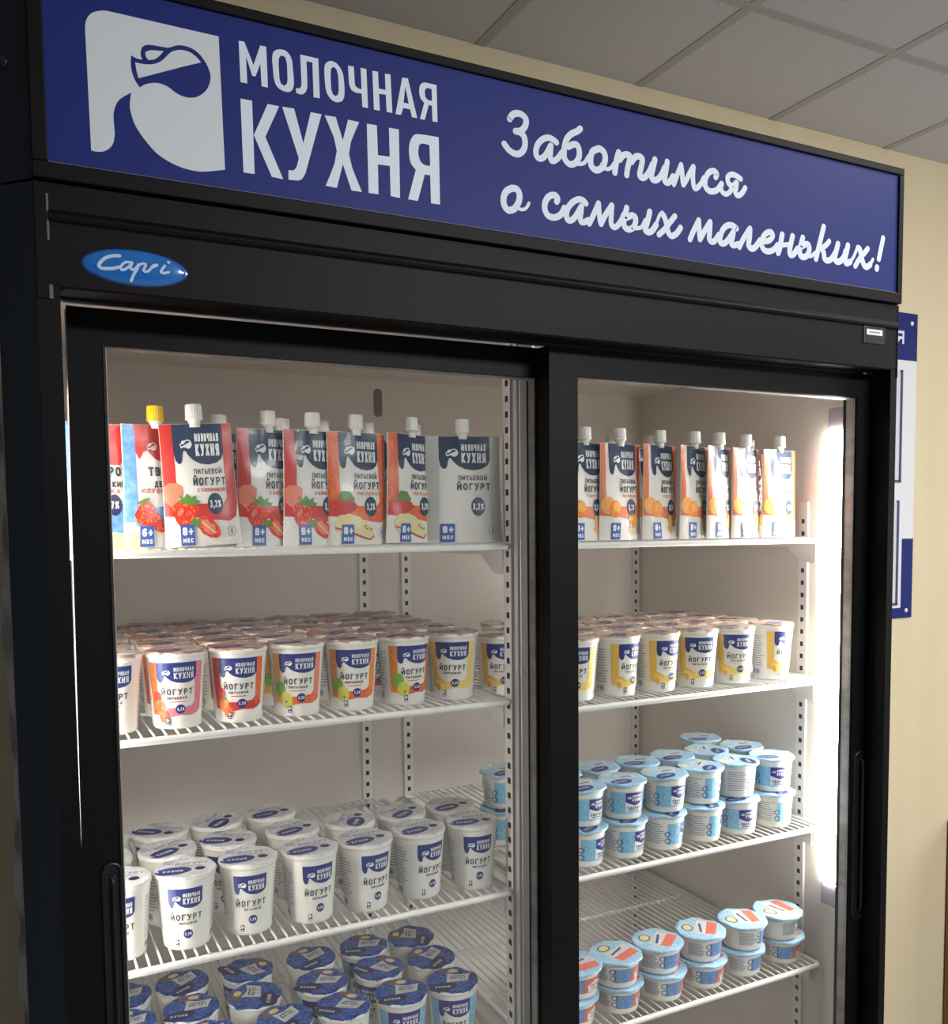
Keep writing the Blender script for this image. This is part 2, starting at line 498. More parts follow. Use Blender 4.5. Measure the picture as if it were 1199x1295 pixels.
# ------------------------------------------------------------------ outlines measured on the sign panel (x, z in metres)
SCRIPT_STROKES = [
 (0.0071,[(0.4714,1.9826),(0.4747,1.9874),(0.4802,1.9901),(0.4862,1.9900),(0.4913,1.9867),(0.4916,1.9813),(0.4891,1.9761),(0.4840,1.9719),(0.4786,1.9709)]),
 (0.0070,[(0.4786,1.9709),(0.4840,1.9706),(0.4890,1.9673),(0.4905,1.9599),(0.4884,1.9528),(0.4829,1.9477),(0.4769,1.9470),(0.4705,1.9493),(0.4666,1.9528),(0.4644,1.9550)]),
 (0.0068,[(0.5308,1.9682),(0.5257,1.9707),(0.5195,1.9713),(0.5123,1.9679),(0.5066,1.9618),(0.5040,1.9537),(0.5055,1.9484),(0.5096,1.9471),(0.5142,1.9494),(0.5189,1.9554),(0.5230,1.9629)]),
 (0.0067,[(0.5236,1.9635),(0.5230,1.9569),(0.5225,1.9508),(0.5245,1.9473),(0.5281,1.9479),(0.5334,1.9522),(0.5381,1.9586)]),
 (0.0071,[(0.5625,1.9888),(0.5582,1.9851),(0.5503,1.9807),(0.5445,1.9744),(0.5418,1.9670),(0.5407,1.9591),(0.5417,1.9523),(0.5465,1.9479),(0.5518,1.9478),(0.5571,1.9513),(0.5608,1.9581),(0.5608,1.9651),(0.5582,1.9699),(0.5529,1.9698),(0.5465,1.9661)]),
 (0.0045,[(0.5560,1.9494),(0.5624,1.9500),(0.5678,1.9522),(0.5715,1.9572),(0.5732,1.9601)]),
 (0.0075,[(0.5866,1.9708),(0.5790,1.9664),(0.5763,1.9581),(0.5774,1.9503),(0.5828,1.9468),(0.5882,1.9481),(0.5937,1.9530),(0.5965,1.9614),(0.5948,1.9682),(0.5894,1.9713),(0.5866,1.9708)]),
 (0.0044,[(0.5915,1.9544),(0.5948,1.9509),(0.6003,1.9505),(0.6048,1.9530),(0.6087,1.9581)]),
 (0.0076,[(0.6152,1.9715),(0.6131,1.9651),(0.6109,1.9558),(0.6098,1.9482)]),
 (0.0073,[(0.6170,1.9639),(0.6215,1.9692),(0.6271,1.9714),(0.6311,1.9699),(0.6300,1.9634),(0.6277,1.9549),(0.6266,1.9480)]),
 (0.0074,[(0.6334,1.9639),(0.6385,1.9702),(0.6442,1.9721),(0.6488,1.9701),(0.6482,1.9637),(0.6459,1.9551),(0.6454,1.9505),(0.6488,1.9483),(0.6534,1.9504),(0.6586,1.9562),(0.6638,1.9662)]),
 (0.0075,[(0.6673,1.9723),(0.6650,1.9637),(0.6627,1.9551),(0.6633,1.9497),(0.6674,1.9485),(0.6726,1.9511),(0.6779,1.9575),(0.6820,1.9655)]),
 (0.0074,[(0.6856,1.9727),(0.6842,1.9650),(0.6825,1.9564),(0.6819,1.9508),(0.6849,1.9484),(0.6897,1.9506),(0.6944,1.9573)]),
 (0.0066,[(0.6956,1.9483),(0.6998,1.9582),(0.7063,1.9724)]),
 (0.0066,[(0.7065,1.9727),(0.7082,1.9642),(0.7088,1.9550),(0.7101,1.9500)]),
 (0.0067,[(0.7101,1.9500),(0.7149,1.9568),(0.7209,1.9671),(0.7251,1.9734)]),
 (0.0067,[(0.7254,1.9735),(0.7246,1.9640),(0.7253,1.9538),(0.7277,1.9485),(0.7320,1.9501),(0.7375,1.9557),(0.7418,1.9629)]),
 (0.0074,[(0.7602,1.9668),(0.7618,1.9708),(0.7580,1.9736),(0.7517,1.9721),(0.7468,1.9675),(0.7437,1.9604),(0.7444,1.9529),(0.7494,1.9490),(0.7557,1.9490),(0.7626,1.9519),(0.7676,1.9574),(0.7697,1.9602)]),
 (0.0069,[(0.8004,1.9710),(0.7936,1.9735),(0.7859,1.9742),(0.7798,1.9704),(0.7796,1.9650),(0.7828,1.9612),(0.7886,1.9612),(0.7931,1.9652)]),
 (0.0070,[(0.7940,1.9654),(0.7931,1.9585),(0.7919,1.9535),(0.7958,1.9502),(0.8016,1.9530),(0.8055,1.9575),(0.8078,1.9612)]),
 (0.0064,[(0.7873,1.9605),(0.7835,1.9532),(0.7772,1.9491),(0.7714,1.9504),(0.7689,1.9548),(0.7697,1.9597)]),
 (0.0074,[(0.4736,1.9096),(0.4666,1.9053),(0.4631,1.8981),(0.4636,1.8905),(0.4675,1.8860),(0.4719,1.8860),(0.4774,1.8891),(0.4820,1.8966),(0.4830,1.9044),(0.4796,1.9094),(0.4736,1.9096)]),
 (0.0037,[(0.4784,1.8918),(0.4814,1.8893),(0.4864,1.8887),(0.4915,1.8912),(0.4950,1.8968)]),
 (0.0072,[(0.5308,1.9038),(0.5321,1.9070),(0.5295,1.9101),(0.5243,1.9097),(0.5191,1.9064),(0.5155,1.8998),(0.5154,1.8929),(0.5190,1.8873),(0.5252,1.8857),(0.5315,1.8873),(0.5373,1.8916),(0.5410,1.8982)]),
 (0.0070,[(0.5698,1.9075),(0.5655,1.9104),(0.5596,1.9104),(0.5516,1.9059),(0.5452,1.8980),(0.5436,1.8907),(0.5452,1.8861),(0.5494,1.8858),(0.5547,1.8897),(0.5601,1.8975),(0.5639,1.9033)]),
 (0.0067,[(0.5639,1.9024),(0.5633,1.8970),(0.5622,1.8907),(0.5633,1.8863),(0.5676,1.8863),(0.5729,1.8895)]),
 (0.0067,[(0.5744,1.8855),(0.5798,1.8955),(0.5871,1.9101)]),
 (0.0067,[(0.5873,1.9101),(0.5881,1.8998),(0.5894,1.8906),(0.5906,1.8874)]),
 (0.0068,[(0.5906,1.8874),(0.5964,1.8979),(0.6055,1.9104)]),
 (0.0068,[(0.6057,1.9105),(0.6048,1.8990),(0.6048,1.8896),(0.6087,1.8864),(0.6133,1.8884),(0.6185,1.8946),(0.6225,1.9025)]),
 (0.0074,[(0.6267,1.9107),(0.6245,1.9028),(0.6225,1.8930),(0.6251,1.8876),(0.6311,1.8868),(0.6371,1.8908),(0.6395,1.8975),(0.6384,1.9021),(0.6337,1.9031),(0.6278,1.9001)]),
 (0.0046,[(0.6357,1.8890),(0.6424,1.8896),(0.6485,1.8923),(0.6532,1.9004)]),
 (0.0075,[(0.6599,1.9110),(0.6579,1.9032),(0.6545,1.8931),(0.6539,1.8888),(0.6586,1.8872),(0.6641,1.8901),(0.6695,1.8973)]),
 (0.0044,[(0.6641,1.8901),(0.6695,1.8984),(0.6749,1.9099),(0.6784,1.9115)]),
 (0.0074,[(0.6784,1.9113),(0.6818,1.9076),(0.6853,1.8994),(0.6875,1.8910),(0.6924,1.8873),(0.6987,1.8901),(0.7028,1.8942),(0.7061,1.8988)]),
 (0.0071,[(0.6974,1.9111),(0.6916,1.9046),(0.6819,1.8936),(0.6737,1.8865)]),
 (0.0073,[(0.7207,1.8870),(0.7260,1.8976),(0.7338,1.9110)]),
 (0.0074,[(0.7341,1.9114),(0.7349,1.8999),(0.7362,1.8892)]),
 (0.0074,[(0.7362,1.8892),(0.7433,1.8999),(0.7520,1.9119)]),
 (0.0074,[(0.7520,1.9119),(0.7514,1.8998),(0.7507,1.8919),(0.7544,1.8885),(0.7595,1.8903),(0.7661,1.8984)]),
 (0.0075,[(0.7944,1.9098),(0.7883,1.9124),(0.7801,1.9117),(0.7727,1.9060),(0.7683,1.8965),(0.7684,1.8897),(0.7736,1.8887),(0.7803,1.8935),(0.7892,1.9048)]),
 (0.0073,[(0.7895,1.9043),(0.7878,1.8967),(0.7863,1.8903),(0.7901,1.8885),(0.7969,1.8911)]),
 (0.0074,[(0.7995,1.8878),(0.8044,1.8966),(0.8157,1.9120)]),
 (0.0080,[(0.8165,1.9123),(0.8159,1.9015),(0.8145,1.8922),(0.8191,1.8884),(0.8253,1.8907),(0.8337,1.9003)]),
 (0.0075,[(0.8415,1.9000),(0.8494,1.9024),(0.8548,1.9083),(0.8524,1.9126),(0.8461,1.9118),(0.8391,1.9057),(0.8361,1.8960),(0.8401,1.8896),(0.8480,1.8883),(0.8567,1.8917),(0.8637,1.8984)]),
 (0.0082,[(0.8712,1.9124),(0.8693,1.9037),(0.8670,1.8941),(0.8647,1.8886)]),
 (0.0061,[(0.8685,1.8984),(0.8846,1.9019)]),
 (0.0080,[(0.8893,1.9128),(0.8867,1.9036),(0.8845,1.8939),(0.8862,1.8889),(0.8918,1.8904),(0.8983,1.8980)]),
 (0.0082,[(0.9074,1.9131),(0.9047,1.9047),(0.9024,1.8962),(0.9042,1.8899),(0.9100,1.8888),(0.9165,1.8925),(0.9194,1.8994),(0.9176,1.9052),(0.9121,1.9054),(0.9072,1.9027)]),
 (0.0048,[(0.9157,1.8907),(0.9232,1.8918),(0.9298,1.8971)]),
 (0.0080,[(0.9448,1.9323),(0.9419,1.9226),(0.9364,1.9051),(0.9316,1.8892)]),
 (0.0072,[(0.9552,1.9147),(0.9498,1.9092),(0.9406,1.9033)]),
 (0.0080,[(0.9414,1.9046),(0.9458,1.8979),(0.9468,1.8920),(0.9520,1.8893),(0.9596,1.8923),(0.9671,1.9017)]),
 (0.0084,[(0.9717,1.9134),(0.9688,1.9043),(0.9664,1.8956),(0.9691,1.8904),(0.9760,1.8913),(0.9828,1.8976),(0.9861,1.9053)]),
 (0.0085,[(0.9903,1.9137),(0.9879,1.9043),(0.9855,1.8948),(0.9882,1.8903),(0.9952,1.8929)]),
 (0.0050,[(0.9952,1.8929),(1.0021,1.9011),(1.0088,1.9142)]),
 (0.0084,[(1.0098,1.9131),(1.0134,1.9111),(1.0172,1.9005),(1.0219,1.8917),(1.0274,1.8899),(1.0336,1.8937)]),
 (0.0051,[(1.0336,1.8937),(1.0388,1.9012)]),
 (0.0077,[(1.0285,1.9142),(1.0215,1.9072),(1.0128,1.8987),(1.0050,1.8885)]),
 (0.0079,[(1.0583,1.9323),(1.0506,1.9032)]),
 (0.0082,[(1.0473,1.8916),(1.0468,1.8895)]),
]
EMBLEM_OUTLINE = ([(0.0461,1.9814),(0.0475,1.9885),(0.0521,1.9951),(0.0600,1.9989),(0.0656,1.9998),(0.1616,1.9996),(0.1642,1.8792),(0.1510,1.8757),(0.1387,1.8736),(0.1218,1.8754),(0.1053,1.8823),(0.0940,1.8929),(0.0851,1.9056),(0.0815,1.9179),(0.0814,1.9250),(0.0828,1.9335),(0.0744,1.9271),(0.0697,1.9209),(0.0671,1.9117),(0.0673,1.9012),(0.0674,1.8930),(0.0651,1.8844),(0.0592,1.8785),(0.0525,1.8766),(0.0475,1.8769)],[])
JUG_OUTLINE = ([(0.0838,1.9659),(0.0881,1.9642),(0.0933,1.9641),(0.0919,1.9683),(0.0931,1.9744),(0.0966,1.9775),(0.1025,1.9788),(0.1107,1.9791),(0.1166,1.9797),(0.1250,1.9837),(0.1346,1.9840),(0.1429,1.9804),(0.1488,1.9738),(0.1523,1.9666),(0.1531,1.9595),(0.1500,1.9503),(0.1443,1.9437),(0.1369,1.9395),(0.1284,1.9388),(0.1213,1.9410),(0.1143,1.9450),(0.1073,1.9464),(0.1003,1.9452),(0.0944,1.9426),(0.0902,1.9394),(0.0864,1.9448),(0.0838,1.9524),(0.0832,1.9605)],[[(0.0959,1.9714),(0.1012,1.9740),(0.1117,1.9755),(0.1080,1.9705),(0.1038,1.9667),(0.0985,1.9649),(0.0963,1.9674)],[(0.0869,1.9604),(0.0938,1.9604),(0.1019,1.9619),(0.1091,1.9660),(0.1139,1.9712),(0.1188,1.9764),(0.1261,1.9797),(0.1345,1.9797),(0.1404,1.9768),(0.1449,1.9726),(0.1292,1.9657),(0.1100,1.9567),(0.0893,1.9471),(0.0878,1.9533)]])
SIGN_LETTERS = [
 ([(0.1801,1.9999),(0.1853,2.0002),(0.1936,1.9807),(0.2005,2.0001),(0.2062,2.0001),(0.2069,1.9625),(0.2009,1.9626),(0.2001,1.9834),(0.1953,1.9706),(0.1922,1.9704),(0.1867,1.9870),(0.1872,1.9624),(0.1809,1.9624)],[]),
 ([(0.2116,1.9897),(0.2126,1.9959),(0.2158,1.9993),(0.2204,2.0008),(0.2253,2.0004),(0.2294,1.9969),(0.2312,1.9921),(0.2324,1.9767),(0.2324,1.9706),(0.2309,1.9655),(0.2276,1.9627),(0.2231,1.9622),(0.2177,1.9638),(0.2142,1.9678),(0.2127,1.9736)],[[(0.2178,1.9875),(0.2186,1.9929),(0.2211,1.9953),(0.2243,1.9945),(0.2260,1.9893),(0.2263,1.9746),(0.2255,1.9701),(0.2227,1.9674),(0.2196,1.9689),(0.2183,1.9730)]]),
 ([(0.2393,2.0001),(0.2574,2.0001),(0.2582,1.9627),(0.2519,1.9624),(0.2514,1.9953),(0.2454,1.9951),(0.2459,1.9768),(0.2455,1.9697),(0.2433,1.9649),(0.2396,1.9626),(0.2345,1.9632),(0.2343,1.9675),(0.2374,1.9677),(0.2396,1.9703),(0.2400,1.9756)],[]),
 ([(0.2633,1.9892),(0.2641,1.9955),(0.2670,1.9992),(0.2713,2.0007),(0.2760,1.9996),(0.2803,1.9953),(0.2827,1.9896),(0.2838,1.9773),(0.2833,1.9692),(0.2814,1.9647),(0.2767,1.9624),(0.2715,1.9629),(0.2668,1.9669),(0.2643,1.9735)],[[(0.2696,1.9878),(0.2704,1.9937),(0.2731,1.9956),(0.2759,1.9935),(0.2775,1.9876),(0.2779,1.9744),(0.2769,1.9697),(0.2744,1.9679),(0.2716,1.9691),(0.2700,1.9737)]]),
 ([(0.2879,1.9999),(0.2940,2.0003),(0.2946,1.9856),(0.2953,1.9817),(0.2982,1.9801),(0.3018,1.9799),(0.3011,2.0006),(0.3072,2.0006),(0.3083,1.9629),(0.3023,1.9628),(0.3017,1.9760),(0.2952,1.9754),(0.2908,1.9773),(0.2887,1.9818)],[]),
 ([(0.3136,2.0003),(0.3196,2.0006),(0.3202,1.9843),(0.3275,1.9843),(0.3271,2.0002),(0.3331,2.0007),(0.3345,1.9630),(0.3283,1.9630),(0.3277,1.9797),(0.3204,1.9792),(0.3209,1.9627),(0.3146,1.9626)],[]),
 ([(0.3460,2.0003),(0.3522,2.0007),(0.3621,1.9631),(0.3562,1.9629),(0.3543,1.9704),(0.3466,1.9703),(0.3441,1.9629),(0.3380,1.9627)],[[(0.3493,1.9920),(0.3528,1.9757),(0.3470,1.9757)]]),
 ([(0.3845,2.0005),(0.3851,1.9632),(0.3794,1.9630),(0.3789,1.9788),(0.3752,1.9787),(0.3706,1.9629),(0.3651,1.9628),(0.3702,1.9799),(0.3664,1.9834),(0.3647,1.9896),(0.3656,1.9962),(0.3687,1.9996),(0.3724,2.0006)],[[(0.3788,1.9956),(0.3791,1.9837),(0.3743,1.9838),(0.3714,1.9862),(0.3710,1.9927),(0.3734,1.9955)]]),
 ([(0.1804,1.9472),(0.1914,1.9474),(0.1921,1.8796),(0.1815,1.8795)],[]),
 ([(0.2063,1.9473),(0.2174,1.9472),(0.2033,1.9161),(0.2198,1.8792),(0.2087,1.8797),(0.1922,1.9159)],[]),
 ([(0.2204,1.9474),(0.2321,1.9479),(0.2406,1.9165),(0.2486,1.9476),(0.2596,1.9477),(0.2424,1.8894),(0.2394,1.8836),(0.2352,1.8805),(0.2250,1.8796),(0.2251,1.8886),(0.2298,1.8890),(0.2332,1.8928),(0.2357,1.9016)],[]),
 ([(0.2627,1.9474),(0.2741,1.9478),(0.2811,1.9266),(0.2869,1.9476),(0.2986,1.9473),(0.2872,1.9146),(0.3003,1.8794),(0.2892,1.8791),(0.2806,1.9035),(0.2739,1.8793),(0.2624,1.8796),(0.2746,1.9152)],[]),
 ([(0.3067,1.9474),(0.3174,1.9477),(0.3181,1.9185),(0.3309,1.9191),(0.3305,1.9477),(0.3414,1.9479),(0.3416,1.8796),(0.3313,1.8799),(0.3309,1.9099),(0.3179,1.9092),(0.3181,1.8798),(0.3074,1.8795)],[]),
 ([(0.3862,1.9482),(0.3869,1.8796),(0.3765,1.8793),(0.3759,1.9078),(0.3698,1.9076),(0.3615,1.8795),(0.3506,1.8797),(0.3597,1.9108),(0.3542,1.9165),(0.3523,1.9264),(0.3530,1.9358),(0.3562,1.9429),(0.3625,1.9471)],[[(0.3755,1.9383),(0.3760,1.9172),(0.3699,1.9172),(0.3652,1.9202),(0.3627,1.9272),(0.3636,1.9358),(0.3671,1.9385)]]),
]
BADGE_STROKES = [
 (0.0029,[(0.0681,1.7878),(0.0623,1.7871),(0.0556,1.7842),(0.0506,1.7785),(0.0512,1.7758),(0.0544,1.7751),(0.0619,1.7760),(0.0670,1.7778)]),
 (0.0023,[(0.0772,1.7830),(0.0730,1.7828),(0.0691,1.7790),(0.0692,1.7757),(0.0728,1.7768),(0.0771,1.7808),(0.0785,1.7831)]),
 (0.0022,[(0.0785,1.7831),(0.0770,1.7783),(0.0787,1.7768),(0.0817,1.7787),(0.0839,1.7818)]),
 (0.0025,[(0.0839,1.7820),(0.0821,1.7770),(0.0794,1.7723),(0.0771,1.7667)]),
 (0.0022,[(0.0804,1.7763),(0.0839,1.7811),(0.0882,1.7834),(0.0903,1.7823),(0.0881,1.7778),(0.0893,1.7762)]),
 (0.0022,[(0.0893,1.7762),(0.0928,1.7775),(0.0968,1.7826),(0.1003,1.7835)]),
 (0.0022,[(0.1003,1.7835),(0.0967,1.7811)]),
 (0.0024,[(0.1068,1.7834),(0.1034,1.7781),(0.1057,1.7768),(0.1101,1.7782)]),
 (0.0024,[(0.1101,1.7872),(0.1106,1.7869)]),
]

# ------------------------------------------------------------------ the room
FRONT_W = 1.095
WALL_Y = 0.80
CEIL_Z = 2.507
X0, X1, Y0 = -0.7, 3.4, -3.6
bm = bmesh.new(); box(bm, X0, X1, Y0, WALL_Y, -0.05, 0.0); structure('floor', bm, FLOOR)
bm = bmesh.new(); box(bm, X0, X1, WALL_Y, WALL_Y + 0.1, 0.0, CEIL_Z); structure('wall_back', bm, WALL)
bm = bmesh.new(); box(bm, X0 - 0.1, X0, Y0, WALL_Y, 0.0, CEIL_Z); structure('wall_left', bm, PAINT)
# right wall and front wall each with a window opening that lets the daylight in
bm = bmesh.new()
box(bm, X1, X1 + 0.1, Y0, -1.6, 0.0, CEIL_Z); box(bm, X1, X1 + 0.1, 0.1, WALL_Y, 0.0, CEIL_Z)
box(bm, X1, X1 + 0.1, -1.6, 0.1, 0.0, 0.9); box(bm, X1, X1 + 0.1, -1.6, 0.1, 2.4, CEIL_Z)
structure('wall_right', bm, PAINT)
bm = bmesh.new(); box(bm, X0, X1, Y0 - 0.1, Y0, 0, CEIL_Z)
structure('wall_front', bm, PAINT)
# suspended ceiling: panels and the grid between them
PITCH = 0.393
bm = bmesh.new(); box(bm, X0, X1, Y0, WALL_Y, CEIL_Z, CEIL_Z + 0.05); structure('ceiling', bm, CEIL)
bm = bmesh.new()
gx = 0.852 - 5 * PITCH
while gx < X1:
    if gx > X0:
        box(bm, gx - 0.011, gx + 0.011, Y0, WALL_Y, CEIL_Z - 0.0015, CEIL_Z)
    gx += PITCH
gy = 0.455
while gy > Y0:
    box(bm, X0, X1, gy - 0.011, gy + 0.011, CEIL_Z - 0.0014, CEIL_Z)
    gy -= PITCH
structure('trim_1', bm, CEIL_GRID)

# ------------------------------------------------------------------ the refrigerator
CAB_Y = 0.71
TOP = 2.03
LEDGE = 1.847
fridge = empty('display_refrigerator')
tag(fridge, 'tall black two-door glass refrigerator with a blue lit sign, full of yogurt', 'refrigerator')

IN_X0, IN_X1, IN_Y1 = 0.0, 1.10, 0.60
bm = bmesh.new()
left_plan = [(-0.031, 0.030), (-0.0005, 0.0), (0.018, 0.0), (0.018, 0.030), (-0.006, 0.034), (-0.006, CAB_Y), (-0.031, CAB_Y)]
right_plan = [(1.083, 0.0), (1.0955, 0.0), (1.126, 0.030), (1.126, CAB_Y), (1.106, CAB_Y), (1.106, 0.034), (1.083, 0.030)]
prism(bm, left_plan, 0.12, LEDGE - 0.0025)
prism(bm, right_plan, 0.12, LEDGE - 0.0025)
# back, base and roof
box(bm, -0.006, 1.106, IN_Y1 + 0.012, CAB_Y, 0.12, LEDGE - 0.003)
box(bm, -0.006, 1.106, 0.034, IN_Y1 + 0.012, 1.80, LEDGE - 0.003)
box(bm, -0.006, 1.106, 0.034, IN_Y1 + 0.012, 0.12, 0.30)
cab = link_mesh('cabinet', bm, [BLACK_SIDE, BLACK], fridge)
for p in cab.data.polygons:
    if p.normal.y < -0.9 or (abs(p.normal.x) > 0.9 and p.center.y < 0.04):
        p.material_index = 1
# front header: a flat upper strip, a rounded bead and a lower fascia
bm = bmesh.new()
prof = [(-0.0008, LEDGE - 0.0025), (-0.0008, 1.822), (-0.0018, 1.8205), (-0.0035, 1.818), (-0.004, 1.8155), (-0.003, 1.813), (-0.0005, 1.811), (-0.0004, 1.810),
        (-0.0004, 1.757), (0.001, 1.755), (0.03, 1.755), (0.034, LEDGE - 0.0025)]
profile_x(bm, prof, 0.0105, 1.0935)
link_mesh('header_fascia', bm, BLACK, fridge)
bm = bmesh.new()
box(bm, 0.0, 0.0105, -0.0012, 0.03, 1.745, LEDGE - 0.0025)
link_mesh('header_end', bm, BLACK, fridge)
bm = bmesh.new(); box(bm, 1.0935, 1.0953, -0.0012, 0.03, 1.745, LEDGE - 0.0025)
link_mesh('header_end', bm, BLACK, fridge)
bm = bmesh.new()
box(bm, 0.0095, 0.0112, -0.0016, 0.001, 1.795, 1.835)
link_mesh('header_edge_strip', bm, mat('worn_plastic', (95, 93, 94), 0.5), fridge)
bm = bmesh.new(); box(bm, 0.0095, 0.0125, -0.0016, 0.001, 1.745, 1.757)
link_mesh('header_edge_strip', bm, mat('worn_plastic', (95, 93, 94), 0.5), fridge)
# small white sticker at the right end of the header
bm = bmesh.new(); box(bm, 1.026, 1.068, -0.0018, 0.0012, 1.788, 1.812, 0.001)
stk = link_mesh('controller_window', bm, BLACK_PLASTIC, fridge)
art = Art(); art.rect(1.031, 1.062, 1.800, 1.8075, PRINT_WHITE, 0); art.rect(1.036, 1.057, 1.8025, 1.805, PRINT_GREY, 1)
o = art.build('sticker', lambda x, y, d: (x, -0.0021 - d, y), stk)

# oval maker's badge, domed
bm = bmesh.new()
bc = (0.0815, 1.7793)
def dome(rx, rz, y0, h, mi):
    rings = []
    for k, (s, hh) in enumerate([(1.0, 0), (0.99, 0.45), (0.95, 0.75), (0.85, 0.9), (0.6, 1.0)]):
        rings.append([bm.verts.new((bc[0] + rx * s * math.cos(t), y0 - h * hh, bc[1] + rz * s * math.sin(t))) for t in [2 * PI * i / 48 for i in range(48)]])
    for a, b in zip(rings, rings[1:]):
        for i in range(48):
            bm.faces.new([a[i], a[(i + 1) % 48], b[(i + 1) % 48], b[i]]).material_index = mi
    bm.faces.new(rings[-1]).material_index = mi
dome(0.0462, 0.0164, -0.0004, 0.0016, 0)
dome(0.0446, 0.0154, -0.0010, 0.0028, 1)
badge = link_mesh('badge', bm, [BADGE_RIM, BADGE_BLUE], fridge, smooth=True)
art = Art()
for w, pts in BADGE_STROKES:
    art.stroke(smooth_pts(pts, 5), w, BADGE_WHITE, 0, 'round')
art.build('badge_lettering', lambda x, y, d: (x, -0.0042 - d, y), badge)

# lit sign on top: box, frame, blue panel, white lettering
bm = bmesh.new()
lp = [(-0.032, 0.031), (-0.0005, -0.0008), (0.010, -0.0008), (0.010, 0.05), (-0.032, 0.05)]
prism(bm, [(-0.0305, 0.031), (-0.0005, 0.0), (1.0955, 0.0), (1.1255, 0.030), (1.1255, 0.30), (-0.0305, 0.30)], LEDGE, TOP)
sign = link_mesh('sign_box', bm, BLACK_SIDE, fridge)
bm = bmesh.new()
for x0, x1, z0, z1 in ((-0.0008, 1.0958, LEDGE - 0.0005, 1.8612), (-0.0008, 1.0958, 2.0208, TOP + 0.0005), (-0.0008, 0.0122, 1.8612, 2.0208), (1.0868, 1.0958, 1.8612, 2.0208)):
    box(bm, x0, x1, -0.006, 0.0005, z0, z1, 0.0012)
link_mesh('sign_frame', bm, BLACK, sign)
bm = bmesh.new(); box(bm, 0.0112, 1.0878, -0.0030, 0.0, 1.8602, 2.0218)
link_mesh('sign_panel', bm, SIGN_BLUE, sign)
bm = bmesh.new(); box(bm, 0.0122, 1.0868, -0.0042, -0.0030, 1.8612, 1.8618)
link_mesh('panel_edge', bm, mat('panel_edge_grey', (130, 122, 128), 0.5), sign)
SY = -0.0031
sign_map = lambda x, y, d: (x, SY - d, y)
art = Art()
for pts, holes in SIGN_LETTERS:
    art.poly(soft_outline(pts, 3, 40), SIGN_WHITE, 1, [soft_outline(h, 3, 40) for h in holes])
art.build('sign_lettering', sign_map, sign)
art = Art()
art.poly(soft_outline(EMBLEM_OUTLINE[0]), EMBLEM_WHITE, 1)
art.poly(soft_outline(JUG_OUTLINE[0]), SIGN_BLUE, 2)
for h in JUG_OUTLINE[1]:
    art.poly(soft_outline(h), EMBLEM_WHITE, 3)
art.build('sign_emblem', sign_map, sign)
art = Art()
for w, pts in SCRIPT_STROKES:
    art.stroke(smooth_pts(pts, 5), w, SIGN_WHITE, 1, 'round')
art.build('sign_slogan', sign_map, sign)
# rivet on the chamfered end of the sign
bm = bmesh.new()
bmesh.ops.create_uvsphere(bm, u_segments=16, v_segments=8, radius=0.0055)
for v in bm.verts:
    v.co = Matrix.Rotation(R(-45), 3, 'Z') @ Vector((v.co.x, v.co.y * 0.45, v.co.z)) + Vector((-0.0200, 0.0193, 1.9480))
link_mesh('rivet', bm, BLACK_SIDE, sign, smooth=True)

# white inner liner
bm = bmesh.new()
box(bm, -0.006, IN_X0, 0.034, IN_Y1, 0.30, 1.80); box(bm, IN_X1, 1.106, 0.034, IN_Y1, 0.30, 1.80)
box(bm, -0.006, 1.106, IN_Y1, IN_Y1 + 0.012, 0.30, 1.80)
box(bm, IN_X0, IN_X1, 0.10, IN_Y1, 1.795, 1.80); box(bm, IN_X0, IN_X1, 0.10, IN_Y1, 0.30, 0.305)
liner = link_mesh('inner_liner', bm, LINER, fridge)
# door tracks at the head of the opening
bm = bmesh.new()
box(bm, 0.018, 1.061, 0.031, 0.034, 1.752, 1.80); box(bm, 0.0, 1.10, 0.062, 0.066, 1.758, 1.80)
link_mesh('track', bm, BLACK_PLASTIC, fridge)
bm = bmesh.new(); box(bm, 0.024, 0.505, 0.064, 0.0665, 1.7575, 1.7610)  # grey strip paints the interior light showing through the gap over the left door
link_mesh('gap_glow_strip', bm, mat('gap_glow_grey', (150, 140, 138), 0.45), fridge)

# ---- sliding doors
def rounded_frame(bm, x0, x1, z0, z1, gx0, gx1, gz0, gz1, y0, y1, lean=0.0):
    """a frame with mitred corners and eased edges"""
    def quad_prism(p):
        a = [bm.verts.new((x, y0, z)) for x, z in p]; b = [bm.verts.new((x, y1, z)) for x, z in p]
        c = [bm.verts.new((x, y0, z)) for x, z in p]
        n = 4
        bm.faces.new(list(reversed(a))); bm.faces.new(b)
        for i in range(n):
            bm.faces.new([a[i], a[(i + 1) % n], b[(i + 1) % n], b[i]])
    g = 0.0003
    quad_prism([(x0 - lean, z0), (gx0, gz0), (gx0, gz1), (x0, z1)])
    quad_prism([(gx1, gz0), (x1, z0), (x1, z1), (gx1, gz1)])
    quad_prism([(x0 + g, z1 + 0), (gx0 + g, gz1), (gx1 - g, gz1), (x1 - g, z1)])
    quad_prism([(x0 + g - lean, z0), (x1 - g, z0), (gx1 - g, gz0), (gx0 + g, gz0)])

